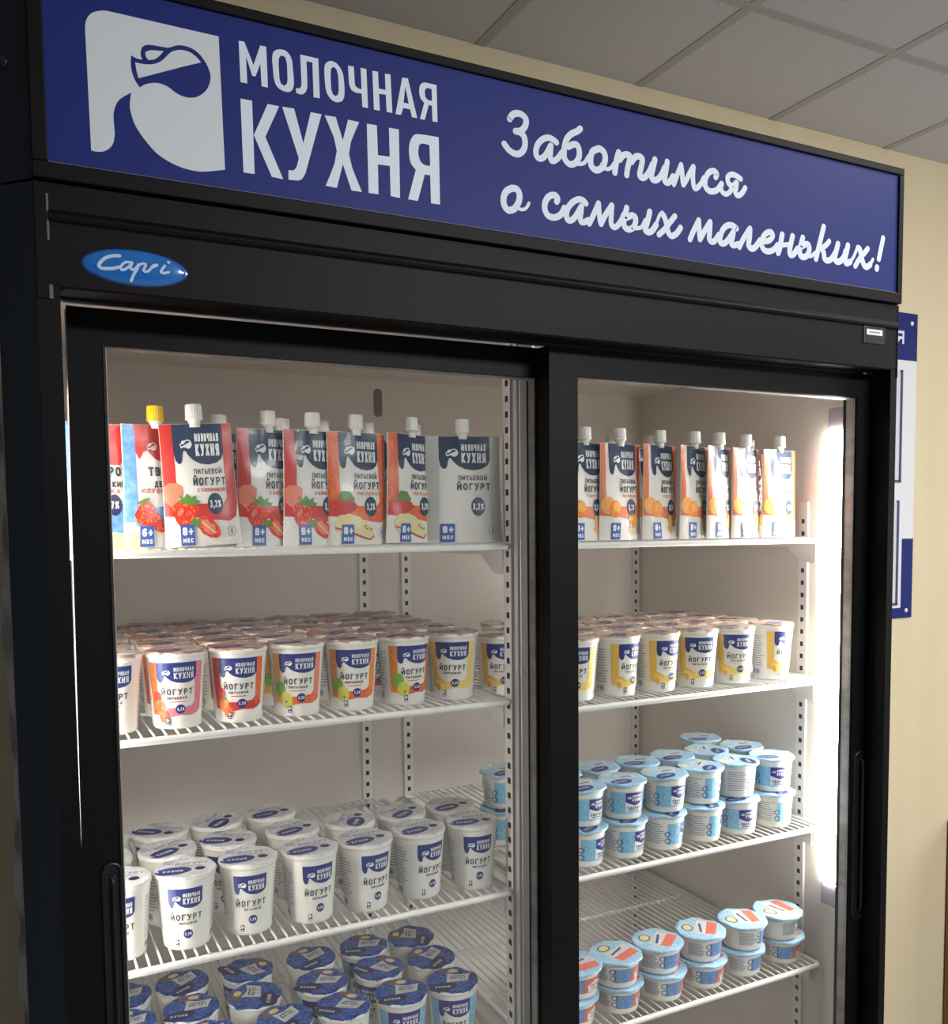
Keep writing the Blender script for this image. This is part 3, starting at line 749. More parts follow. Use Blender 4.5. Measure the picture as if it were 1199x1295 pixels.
def door(name, x0, x1, gx0, gx1, y0, y1, ztop, gtop, lean=0.0):
    d = empty(name)
    d.parent = fridge
    bm = bmesh.new()
    rounded_frame(bm, x0, x1, 0.30, ztop, gx0, gx1, 0.37, gtop, y0, y1, lean)
    link_mesh('door_frame', bm, BLACK, d)
    ym = y0 + 0.010
    bm = bmesh.new()
    for yy in (y0 + 0.003, y1 - 0.005):
        box(bm, gx0 - 0.004, gx1 + 0.004, yy - 0.0012, yy + 0.0012, 0.366, gtop + 0.004)
    link_mesh('pane', bm, GLASS, d)
    # aluminium spacer between the two panes
    bm = bmesh.new()
    a, b = y0 + 0.0045, y1 - 0.0068
    t = 0.0012
    box(bm, gx0, gx0 + t, a, b, 0.37, gtop); box(bm, gx1 - t, gx1, a, b, 0.37, gtop)
    box(bm, gx0, gx1, a, b, gtop - t, gtop); box(bm, gx0, gx1, a, b, 0.37, 0.37 + t)
    sp = link_mesh('spacer', bm, ALU, d)
    # rows of small holes along the spacer
    bm = bmesh.new()
    z = 0.9
    while z < gtop - 0.004:
        for yy in (a + 0.0018, b - 0.0018):
            box(bm, gx1 - t - 0.0002, gx1 - t, yy - 0.0004, yy + 0.0004, z, z + 0.0011)
        z += 0.0042
    link_mesh('spacer_hole', bm, SLOT, sp)
    return d

d2 = door('sliding_door', 0.543, 1.104, 0.583, 1.058, 0.0345, 0.060, 1.7535, 1.7195)
d1 = door('sliding_door', 0.0262, 0.585, 0.0600, 0.5460, 0.068, 0.0935, 1.7555, 1.7205, 0.0125)
def grip(x0, x1, z0, z1, y, parent, side):
    """recessed pull: a raised rounded rim around a dished plate"""
    bm = bmesh.new()
    r = min((x1 - x0) * 0.45, 0.012)
    pts = []
    for cx, cz, a0 in ((x1 - r, z1 - r, 0), (x0 + r, z1 - r, 90), (x0 + r, z0 + r, 180), (x1 - r, z0 + r, 270)):
        for k in range(6):
            a = R(a0 + 90 * k / 5)
            pts.append((cx + r * math.cos(a), y - 0.001, cz + r * math.sin(a)))
    tube(bm, pts, 0.0018, 8, closed=True)
    vs = [bm.verts.new((p[0], y - 0.0006, p[2])) for p in pts]
    bm.faces.new(vs)
    h = link_mesh('handle', bm, BLACK_PLASTIC, parent, smooth=True)
    bm = bmesh.new()
    xm = x0 + (x1 - x0) * side
    tube(bm, [(xm, y - 0.001, z1 - 0.012), (xm, y - 0.004, z1 - 0.018), (xm, y - 0.004, z0 + 0.018), (xm, y - 0.001, z0 + 0.012)], 0.0026, 8)
    link_mesh('finger_lip', bm, BLACK_PLASTIC, h, smooth=True)
grip(1.0625, 1.086, 0.953, 1.205, 0.0345, d2, 0.62)
grip(0.040, 0.0565, 0.955, 1.208, 0.068, d1, 0.55)
bm = bmesh.new(); box(bm, 0.0575, 0.0598, 0.0665, 0.0935, 0.37, 1.7195)
link_mesh('gasket', bm, GASKET, d1)

# ---- centre post, slotted uprights
def upright(name, x0, x1, y0, y1, face, z0=0.32, z1=1.79, pitch=0.0196, sw=0.0058, sh=0.0072, off=0.0):
    """a white strip with a column of slots; face: 'front' (towards -y), 'left' (towards -x)"""
    bm = bmesh.new(); box(bm, x0, x1, y0, y1, z0, z1)
    u = link_mesh(name, bm, WHITE_METAL, fridge)
    bm = bmesh.new()
    z = z0 + 0.3 + off
    while z < z1 - 0.03:
        if face == 'front':
            xm = (x0 + x1) / 2
            box(bm, xm - sw / 2, xm + sw / 2, y0 - 0.0002, y0 + 0.001, z, z + sh)
        else:
            ym = (y0 + y1) / 2
            box(bm, x0 - 0.0002, x0 + 0.001, ym - sw / 2, ym + sw / 2, z, z + sh)
        z += pitch
    link_mesh('slot', bm, SLOT, u)['kind'] = 'stuff'
    return u
upright('shelf_upright', 0.504, 0.521, IN_Y1 - 0.004, IN_Y1, 'front', z1=1.575)
upright('shelf_upright', 0.582, 0.599, IN_Y1 - 0.004, IN_Y1, 'front', z1=1.575)
upright('shelf_upright', 1.080, 1.095, IN_Y1 - 0.004, IN_Y1, 'front', z1=1.575, sw=0.005)
upright('shelf_upright', 0.016, 0.031, IN_Y1 - 0.004, IN_Y1, 'front', z1=1.575, sw=0.005)
upright('shelf_upright', IN_X1 - 0.004, IN_X1, 0.160, 0.178, 'left', z1=1.575, sw=0.0062)
upright('shelf_upright', 0.5365, 0.541, 0.1185, 0.136, 'left', sw=0.0075, sh=0.0078)
bm = bmesh.new()
prism(bm, [(0.541, 0.136), (0.541, 0.1185), (0.5445, 0.1155), (0.548, 0.1160), (0.549, 0.1145), (0.566, 0.1145), (0.569, 0.1175), (0.569, 0.136), (0.586, 0.141), (0.586, 0.146), (0.541, 0.146)], 0.305, 1.795)
link_mesh('centre_post', bm, WHITE_METAL, fridge)

# ---- LED lamps up both front corners: housing, diffuser and diodes
def led_lamp(x, side):
    LED = LED_R if side < 0 else LED_L
    bm = bmesh.new()
    x2 = x + side * 0.006
    # wedge that carries the strip at an angle in the corner
    prism(bm, [(x, 0.1235), (x, 0.069), (x2, 0.071), (x + side * 0.004, 0.1215)], 0.942, 1.716)
    h = link_mesh('led_lamp', bm, LED_HOUSING, fridge)
    bm = bmesh.new()
    a, b = sorted((x2, x2 + side * 0.0018))
    box(bm, a, b, 0.086, 0.1195, 0.978, 1.682)
    link_mesh('diffuser', bm, LED, h)
    bm = bmesh.new()
    z = 0.985
    while z < 1.68:
        for k in range(1):
            box(bm, a, b, 0.078, 0.086, z, z + 0.0095)
        z += 0.0165
    link_mesh('diode', bm, LED, h)['kind'] = 'stuff'
led_lamp(IN_X1, -1)
led_lamp(IN_X0, 1)

# ---- wire shelves
def shelf(x0, x1, z, y0=0.118, y1=0.585):
    s = empty('wire_shelf', (0, 0, 0)); s.parent = fridge
    bm = bmesh.new()
    rad = 0.0042
    c = 0.010
    pts = []
    for cx, cy, a0 in ((x1 - c, y0 + c, 270), (x1 - c, y1 - c, 0), (x0 + c, y1 - c, 90), (x0 + c, y0 + c, 180)):
        for k in range(5):
            a = R(a0 + 90 * k / 4)
            pts.append((cx + c * math.cos(a), cy + c * math.sin(a), z))
    tube(bm, pts, rad, 10, closed=True)
    link_mesh('rail', bm, WIRE, s, smooth=True)
    bm = bmesh.new()
    for yy in (y0 + 0.16, y0 + 0.32):
        tube(bm, [(x0 + 0.003, yy, z - 0.0005), (x1 - 0.003, yy, z - 0.0005)], 0.0028, 8)
    link_mesh('cross_bar', bm, WIRE, s, smooth=True)
    bm = bmesh.new()
    n = int((x1 - x0 - 0.012) / 0.0125)
    st = (x1 - x0 - 0.012) / n
    for k in range(1, n):
        x = x0 + 0.006 + st * k
        tube(bm, [(x, y0 - 0.001, z + 0.0035), (x, y0 + 0.006, z + 0.0042), (x, y1, z + 0.0042)], 0.0014, 6)
    link_mesh('wires', bm, WIRE, s, smooth=True)['kind'] = 'stuff'
    # folded brackets that hook into the uprights
    for x, sg in ((x1 + 0.0015, -1), (x0 - 0.0025, 1)):
        bm = bmesh.new()
        for px in (x, ):
            prof = [(0.140, z - 0.004), (0.580, z - 0.004), (0.580, z - 0.012), (0.20, z - 0.012), (0.165, z - 0.034), (0.150, z - 0.036), (0.140, z - 0.036)]
            profile_x(bm, prof, px - 0.0008, px + 0.0008)
        link_mesh('bracket', bm, WHITE_METAL, s)
    return z + 0.0057
LX0, LX1, RX0, RX1 = 0.006, 0.5345, 0.5735, 1.0915
L1 = shelf(LX0, LX1, 1.5155)
L2 = shelf(LX0, LX1, 1.3165)
L3 = shelf(LX0, LX1, 1.0665)
L4 = shelf(LX0, LX1, 0.8550)
R1 = shelf(RX0, RX1, 1.5150)
R2 = shelf(RX0, RX1, 1.2965)
R3 = shelf(RX0, RX1, 1.0645)
R4 = shelf(RX0, RX1, 0.8415)
# hand hole and latch marks in the back of the cabinet
bm = bmesh.new()
pts = [(0.544 + 0.008 * math.cos(t), (0.016 if math.sin(t) > 0 else -0.016) + 0.008 * math.sin(t)) for t in [2 * PI * k / 24 for k in range(24)]]
a = [bm.verts.new((x, IN_Y1 - 0.0006, 1.755 + z)) for x, z in pts]
bm.faces.new(a)
link_mesh('drain_slot', bm, mat('slot_shadow', (120, 112, 102), 0.6), liner)

# ------------------------------------------------------------------ yogurt cups
JUG = None
_jo, _jh = JUG_OUTLINE
_cx = sum(p[0] for p in _jo) / len(_jo); _cy = sum(p[1] for p in _jo) / len(_jo)
_w = max(p[0] for p in _jo) - min(p[0] for p in _jo)
def jug(art, cx, cy, size, m_white, m_back, layer):
    k = size / _w
    art.poly([(cx + (p[0] - _cx) * k, cy + (p[1] - _cy) * k) for p in _jo], m_white, layer)
    h = _jh[1]
    art.poly([(cx + (p[0] - _cx) * k * .95, cy + (p[1] - _cy) * k * .9) for p in h], m_back, layer + 1)

def logo_block(art, x0, x1, ytop, ybot, m, layer, jw=0.0085):
    """the dark top block with its drip, the white jug and the two-line name"""
    w = x1 - x0; h = ytop - ybot
    P = lambda a, b: (x0 + a * w, ybot + b * h)
    pts = [P(0, 1), P(0, .30), P(.03, .10), P(.08, .02), P(.13, .02), P(.16, .10), P(.175, .24), P(.20, .34), P(.235, .34), P(.29, .22), P(.38, .10),
           P(.52, .01), P(.68, -.02), P(.84, .02), P(.95, .12), P(1, .28), P(1, 1)]
    art.poly(pts, m, layer)
    c = P(.24, .50)
    jug(art, c[0], c[1], jw, PRINT_WHITE, m, layer + 1)
    a, b = P(.44, .56); art.text('МОЛОЧНАЯ', a, b, h * .20, w * .48, 0.15, PRINT_WHITE, layer + 1)
    a, b = P(.44, .20); art.text('КУХНЯ', a, b, h * .30, w * .48, 0.16, PRINT_WHITE, layer + 1)

def side_text(art, x0, x1, rnd, y0=0.020, y1=0.066, rows=13):
    for k in range(rows):
        y = y1 - (y1 - y0) * k / (rows - 1)
        ln = (x1 - x0) * rnd.uniform(0.75, 1.0)
        art.rect(x0, x0 + ln, y, y + 0.0011, PRINT_GREY, 0)
    for cx in (x0 + 0.006, x0 + 0.016):
        art.ring(cx, y0 - 0.009, 0.0036, 0.0009, NAVY, 0)
        art.ellipse(cx, y0 - 0.009, 0.002, 0.002, TAG_BLUE, 0, n=10)

def cup_art(kind):
    rnd = random.Random(sum(map(ord, kind)))
    a = Art()
    XL, XR = -0.0215, 0.0215
    if kind == 'white':
        logo_block(a, -0.0178, 0.0192, 0.0725, 0.0500, NAVY, 1, 0.0090)
        a.text('ЙОГУРТ', -0.0162, 0.0355, 0.0072, 0.0350, 0.17, PRINT_DARK, 1, 0.45)
        a.text('ПИТЬЕВОЙ', -0.0070, 0.0305, 0.0028, 0.0200, 0.2, PRINT_DARK, 1, 0.4)
        a.ellipse(0.003, 0.0195, 0.0054, 0.0054, NAVY, 1)
        a.text('3,2%', -0.0009, 0.0180, 0.0033, 0.0078, 0.2, PRINT_WHITE, 2)
        a.rect(-0.0125, -0.0078, 0.0052, 0.0132, NAVY_DARK, 1)
        a.rect(-0.0117, -0.0098, 0.0085, 0.0125, PRINT_WHITE, 2); a.rect(-0.0095, -0.0084, 0.0095, 0.0115, PRINT_WHITE, 2)
        a.rect(-0.0117, -0.0084, 0.0060, 0.0072, PRINT_WHITE, 2)
        side_text(a, -0.062, -0.031, rnd); side_text(a, 0.034, 0.064, rnd)
        return a
    if kind == 'blue':
        a.rect(-0.034, -0.0205, 0.012, 0.074, SKY, 0); a.rect(0.0205, 0.034, 0.012, 0.074, SKY, 0)
        logo_block(a, -0.0205, 0.0205, 0.0735, 0.0505, mat('print_violet_navy', (52, 44, 128), 0.4), 1)
        a.text('ЙОГУРТ', -0.016, 0.0375, 0.0062, 0.032, 0.2, PRINT_DARK, 1, 0.4)
        a.text('ПИТЬЕВОЙ', -0.012, 0.031, 0.0028, 0.024, 0.2, PRINT_DARK, 1, 0.4)
        return a
    spec = {   # left strip, right strip, base band, fruit shapes
        'rosehip': (None, None, None, [(-0.020, 0.020, .0042, .0050, PRINT_RED, 0), (-0.013, 0.0165, .0036, .0044, PRINT_RED, 0), (-0.004, 0.022, .0055, .0048, SALMON, .6)]),
        'strawberry': (ORANGE_RED, PINK, PINK, [(-0.0225, 0.036, .0052, .0066, RED, 0), (-0.020, 0.026, .0065, .0075, ORANGE_RED, .2), (-0.0155, 0.0145, .0062, .0072, ORANGE_RED, -.3), (-0.021, 0.031, .004, .0014, LEAF, .4)]),
        'peach': (RED, ORANGE_RED, RED, [(-0.0215, 0.034, .0060, .0070, RED, 0), (-0.0185, 0.020, .0070, .0078, ORANGE, .2), (-0.0125, 0.0125, .0060, .0066, ORANGE_RED, -.3), (-0.018, 0.0275, .004, .0014, LEAF, .4)]),
        'pear': (PEACH, SALMON, ORANGE_RED, [(-0.0225, 0.033, .0075, .0085, GREEN, 0), (-0.0150, 0.020, .0078, .0098, LIME, .1), (-0.0150, 0.018, .0014, .0018, BROWN, 0)]),
        'apple': (ORANGE, ORANGE, ORANGE_RED, [(-0.0215, 0.0315, .0078, .0088, GREEN, 0), (-0.0145, 0.0205, .0080, .0092, LIME, .1), (-0.0130, 0.0175, .0013, .0018, BROWN, 0)]),
        'banana': (BANANA, BANANA_LIGHT, BANANA_LIGHT, [(-0.018, 0.0225, .0105, .0060, BANANA, -.5), (-0.0155, 0.0185, .0105, .0045, BANANA_LIGHT, -.55), (-0.0205, 0.0165, .0035, .0050, PEACH, .3)]),
    }[kind]
    sl, sr, band, fruit = spec
    if sl:
        a.rect(-0.0320, XL, 0.016, 0.0745, sl, 0)
    if sr:
        a.rect(XR - 0.001, 0.0300, 0.020, 0.0745, sr, 0)
        a.poly([(-0.012, 0.013), (0.004, 0.0155), (0.018, 0.0145), (0.026, 0.017), (0.030, 0.021), (0.0205, 0.030), (0.017, 0.0255), (0.004, 0.024), (-0.012, 0.024)], band, 0)
    logo_block(a, XL, XR, 0.0745, 0.0520, NAVY, 1)
    a.text('ЙОГУРТ', -0.0170, 0.0385, 0.0068, 0.0345, 0.18, PRINT_DARK, 1, 0.42)
    a.text('ПИТЬЕВОЙ', -0.0115, 0.0335, 0.0029, 0.0225, 0.2, PRINT_DARK, 1, 0.4)
    a.rect(-0.009, 0.009, 0.0302, 0.0313, sr or PRINT_RED, 1)
    for i, (x, y, rx, ry, m, ro) in enumerate(fruit):
        a.ellipse(x, y, rx, ry, m, 2 + i, ro)
    if kind == 'rosehip':
        a.ellipse(-0.002, 0.0215, 0.0045, 0.0062, BROWN, 6, .5)
    else:
        a.ellipse(0.0035, 0.0225, 0.0054, 0.0054, NAVY, 7)
        a.text('3,2%', -0.0002, 0.0209, 0.0034, 0.0078, 0.2, PRINT_WHITE, 8)
    a.rect(-0.0135, -0.0088, 0.0050, 0.0130, NAVY_DARK, 8)
    a.rect(-0.0127, -0.0108, 0.0083, 0.0123, PRINT_WHITE, 9); a.rect(-0.0105, -0.0094, 0.0093, 0.0113, PRINT_WHITE, 9); a.rect(-0.0127, -0.0094, 0.0058, 0.0070, PRINT_WHITE, 9)
    side_text(a, -0.066, -0.036, rnd); side_text(a, 0.036, 0.066, rnd)
    return a

def lid(parent, r, z, base, art_fn, seed, tab=0.6):
    """crimped foil lid with a pull tab and its print"""
    rnd = random.Random(seed)
    ph = [rnd.uniform(0, 6.28) for _ in range(3)]
    rf = lambda a, zz: 1 + 0.006 * math.sin(9 * a + ph[0]) + 0.006 * math.sin(5 * a + ph[1]) + 0.03 * max(0, math.cos(a - tab)) ** 24
    zf = lambda a, rr: (0.0007 * math.sin(7 * a + ph[2]) + 0.0006 * math.sin(4 * a + ph[0])) * max(0, (rr / r - 0.85) / 0.15)
    bm = bmesh.new()
    lathe(bm, [(0, 0.0008), (r * 0.86, 0.0008), (r * 0.93, 0.0011), (r * 1.0, 0.0004), (r * 1.012, -0.0022), (r * 0.985, -0.0022), (r * 0.975, 0.0), (0, 0.0)], 64, 0,
          lambda a, zz: rf(a, zz), lambda a, rr: zf(a, rr))
    l = link_mesh('lid', bm, base, parent, smooth=True)
    l.location = (0, 0, z)
    ar = Art(); art_fn(ar, r)
    ar.build('lid_print', lambda x, y, d: (x * 1.38, y * 1.38, 0.00095 + d), l)
    return l

def lid_rust(ar, r):
    ar.ellipse(-0.008, -0.010, 0.013, 0.0072, NAVY, 1, .3); ar.text('КУХНЯ', -0.015, -0.012, 0.0035, 0.013, .2, PRINT_WHITE, 2)
    ar.poly([(-.004, .004), (.018, .000), (.020, .010), (0, .015)], FOIL_WHITE, 1)
    ar.rect(.002, .016, .0055, .0075, PRINT_DARK, 2)
    ar.ellipse(.012, -.014, .008, .005, FOIL_WHITE, 1, .5)
def lid_white(ar, r):
    ar.ellipse(-0.009, -0.008, 0.0145, 0.0085, NAVY, 1, .1); ar.text('КУХНЯ', -0.017, -0.0105, 0.004, 0.0155, .2, PRINT_WHITE, 2)
    ar.text('ЙОГУРТ', -0.008, .004, .0055, .026, .2, PRINT_GREY, 1); ar.rect(-.004, .014, .0005, .002, PRINT_GREY, 1)
    ar.ellipse(.012, -.006, .0042, .0042, NAVY_DARK, 1)
    ar.ring(-.002, .019, .003, .0008, PRINT_GREY, 1)
    for k in range(4):
        ar.rect(-.018, -.010, .008 + .0025 * k, .009 + .0025 * k, PRINT_GREY, 1)
def lid_blue(ar, r):
    ar.poly([(-.006, -.006), (.014, -.004), (.018, .010), (.006, .008), (-.004, .012)], FOIL_WHITE, 1)
    ar.text('ЙОГУРТ', -.002, .000, .0035, .015, .2, PRINT_DARK, 2); ar.rect(-.001, .012, .005, .0062, PRINT_DARK, 2)
    ar.ellipse(-0.010, -0.014, 0.014, 0.0075, NAVY_DARK, 1, .25); ar.text('КУХНЯ', -0.0175, -0.0155, 0.0034, 0.0145, .2, PRINT_WHITE, 2)
    ar.poly([(-.012, .012), (.006, .014), (.010, .022), (-.010, .022)], BROWN, 1)
    ar.ellipse(.002, .016, .005, .0035, CREAM, 2)
def lid_pale(ar, r):
    ar.ellipse(-0.008, -0.012, 0.013, 0.0075, NAVY, 1, .15); ar.text('КУХНЯ', -0.015, -0.0135, 0.0034, 0.0135, .2, PRINT_WHITE, 2)
    ar.poly([(-.008, -.002), (.014, -.004), (.018, .008), (-.004, .012)], FOIL_WHITE, 1)
    ar.rect(-.002, .012, .001, .0034, NAVY_DARK, 2); ar.rect(0, .012, .0052, .0064, PRINT_GREY, 2)
    ar.ellipse(-.010, .016, .007, .0045, CREAM, 1, .4)
def lid_berry(ar, r):
    ar.poly([(-.018, -.008), (.016, -.013), (.022, .002), (-.012, .008)], FOIL_WHITE, 1)
    ar.poly([(-.013, -.015), (.014, -.020), (.018, -.009), (-.014, -.004)], mat('print_coral', (222, 112, 88), .35), 2)
    ar.rect(-.010, .012, -.0012, .0014, NAVY, 3)
    ar.ellipse(.000, .014, .0085, .0065, BROWN, 1); ar.ellipse(.000, .014, .0065, .0048, CREAM, 2)

def make_cup(kind, seed, foil, lid_fn, tab):
    root = empty('yogurt_cup')
    bm = bmesh.new()
    lathe(bm, [(0, 0.0015), (0.022, 0.0015), (0.0232, 0.0), (0.0248, 0.0), (0.0258, 0.0012), (0.0264, 0.004), (0.0270, 0.012), (0.0325, 0.0775), (0.0326, 0.0785), (0.0334, 0.0792),
               (0.0339, 0.0812), (0.0339, 0.0828), (0.0334, 0.0844), (0.0325, 0.085), (0.030, 0.0845), (0, 0.0845)], 44)
    link_mesh('cup', bm, CUP, root, smooth=True)
    RB = lambda v: 0.0270 + (0.0325 - 0.0270) * (v - 0.012) / 0.0655 if v > 0.012 else 0.0262 + (v - 0.002) * 0.08
    def fm(x, y, d):
        r = RB(y) + 0.00025 + d
        t = x / 0.0300
        return (r * math.sin(t), -r * math.cos(t), y)
    cup_art(kind).build('wrap_print', fm, root, xs=[-0.07 + 0.0047 * k for k in range(31)], ys=[0.0125])
    lid(root, 0.0334, 0.0851, foil, lid_fn, seed, tab)
    return root

def make_tub(kind, seed):
    root = empty('dessert_tub')
    if kind == 'curd':
        h, rb, rt, rf = 0.0525, 0.0275, 0.0310, 0.0342
    else:
        h, rb, rt, rf = 0.039, 0.0300, 0.0330, 0.0372
    bm = bmesh.new()
    lathe(bm, [(0, 0.001), (rb - 0.005, 0.001), (rb - 0.004, 0.0), (rb - 0.002, 0.0004), (rb - 0.0004, 0.002), (rb, 0.0045), (rt, h - 0.006), (rt + 0.0002, h - 0.003), (rf - 0.0006, h - 0.0025),
               (rf, h - 0.0018), (rf, h - 0.0006), (rf - 0.0006, h), (0, h - 0.0002)], 44)
    link_mesh('tub', bm, CUP, root, smooth=True)
    def fm(x, y, d):
        r = rb + (rt - rb) * (y - 0.0045) / (h - 0.0105) + 0.0003 + d
        t = x / rb
        return (r * math.sin(t), -r * math.cos(t), y)
    a = Art()
    rnd = random.Random(seed)
    y0, y1 = 0.0095, h - (0.0115 if kind == 'curd' else 0.009)
    if kind == 'curd':
        a.rect(-0.030, 0.028, y0, y1, SKY, 0)
        a.rect(-0.010, 0.016, y0 + .002, y1 - .001, PRINT_WHITE, 1)
        a.poly([(-.010, y1 - .001), (-.010, y1 - .014), (-.006, y1 - .016), (.004, y1 - .020), (.012, y1 - .018), (.016, y1 - .014), (.016, y1 - .001)], mat('print_violet', (54, 42, 124), .4), 2)
        jug(a, -0.0055, y1 - .008, 0.0055, PRINT_WHITE, NAVY, 3)
        a.text('МОЛОЧНАЯ', -.001, y1 - .0075, .003, .014, .2, PRINT_WHITE, 3); a.text('КУХНЯ', -.001, y1 - .0135, .0045, .014, .2, PRINT_WHITE, 3)
        a.text('ТВОРОГ', -.008, y0 + .006, .0042, .021, .24, PRINT_DARK, 2, .35); a.rect(-.006, .010, y0 + .0035, y0 + .0048, PRINT_DARK, 2)
        tx = (-0.062, -0.034)
    else:
        a.rect(-0.036, 0.034, y0, y1, mat('print_blue', (92, 134, 190), .4, noise=((350, 350, 350), (126, 164, 206), .4, .6)), 0)
        a.poly([(-.014, y0), (.030, y0), (.024, y1), (-.008, y1)], mat('print_coral', (222, 112, 88), .35), 1)
        a.poly([(-.004, y0 + .001), (.014, y0 + .001), (.020, y0 + .012), (.008, y0 + .016), (-.006, y0 + .011)], PRINT_WHITE, 2)
        a.text('ТВОРОГ', -.003, y0 + .008, .0036, .018, .24, PRINT_RED, 3, .35); a.rect(0, .012, y0 + .004, y0 + .0054, PRINT_DARK, 3)
        tx = (-0.068, -0.042)
    side = Art()
    for k in range(9):
        yy = y1 - (y1 - y0) * k / 9
        a.rect(tx[0], tx[0] + (tx[1] - tx[0]) * rnd.uniform(.75, 1), yy - .0012, yy, PRINT_GREY, 0)
        a.rect(0.042, 0.042 + .026 * rnd.uniform(.75, 1), yy - .0012, yy, PRINT_GREY, 0)
    for yy in (y0 + .006, y0 + .016):
        a.ring(tx[1] + .004, yy, .0036, .0011, NAVY, 1)
    a.build('wrap_print', fm, root, xs=[-0.07 + 0.005 * k for k in range(29)])
    lid(root, rf + 0.0005, h + 0.0002, PALE_BLUE, lid_pale if kind == 'curd' else lid_berry, seed, rnd.uniform(0, 6))
    return root

# ------------------------------------------------------------------ spouted pouches
PW, PH = 0.094, 0.134
def pouch_w(z, W=PW):
    t = z / PH
    return W * (1.0 - 0.07 * t - 0.02 * math.sin(PI * t))
def pouch_d(z, seed):
    t = min(max(z / PH, 0), 1)
    return 0.0010 + 0.0105 * (1 - t) ** 0.75 * (0.78 + 0.22 * math.sin(PI * t))
def pouch_front(x, z, seed, W=PW):
    """distance of the front face ahead of the middle plane"""
    u = min(1.0, abs(x) / (pouch_w(z, W) / 2))
    d = pouch_d(z, seed) * max(0.0, 1 - u ** 2.2) ** 0.8 + 0.0006
    k = max(0.0, 1 - u ** 4) * (1 - 0.3 * z / PH)
    d += k * 0.0007 * (math.sin(90 * x + 70 * z + seed * 1.7) + math.sin(140 * z - 60 * x + seed * 2.9) * 0.7)
    d += k * 0.0016 * math.exp(-((x + 0.006 * math.sin(seed) - 0.12 * (z - 0.10) + .01) / 0.006) ** 2) * max(0, (z - 0.085) / 0.05)
    return d

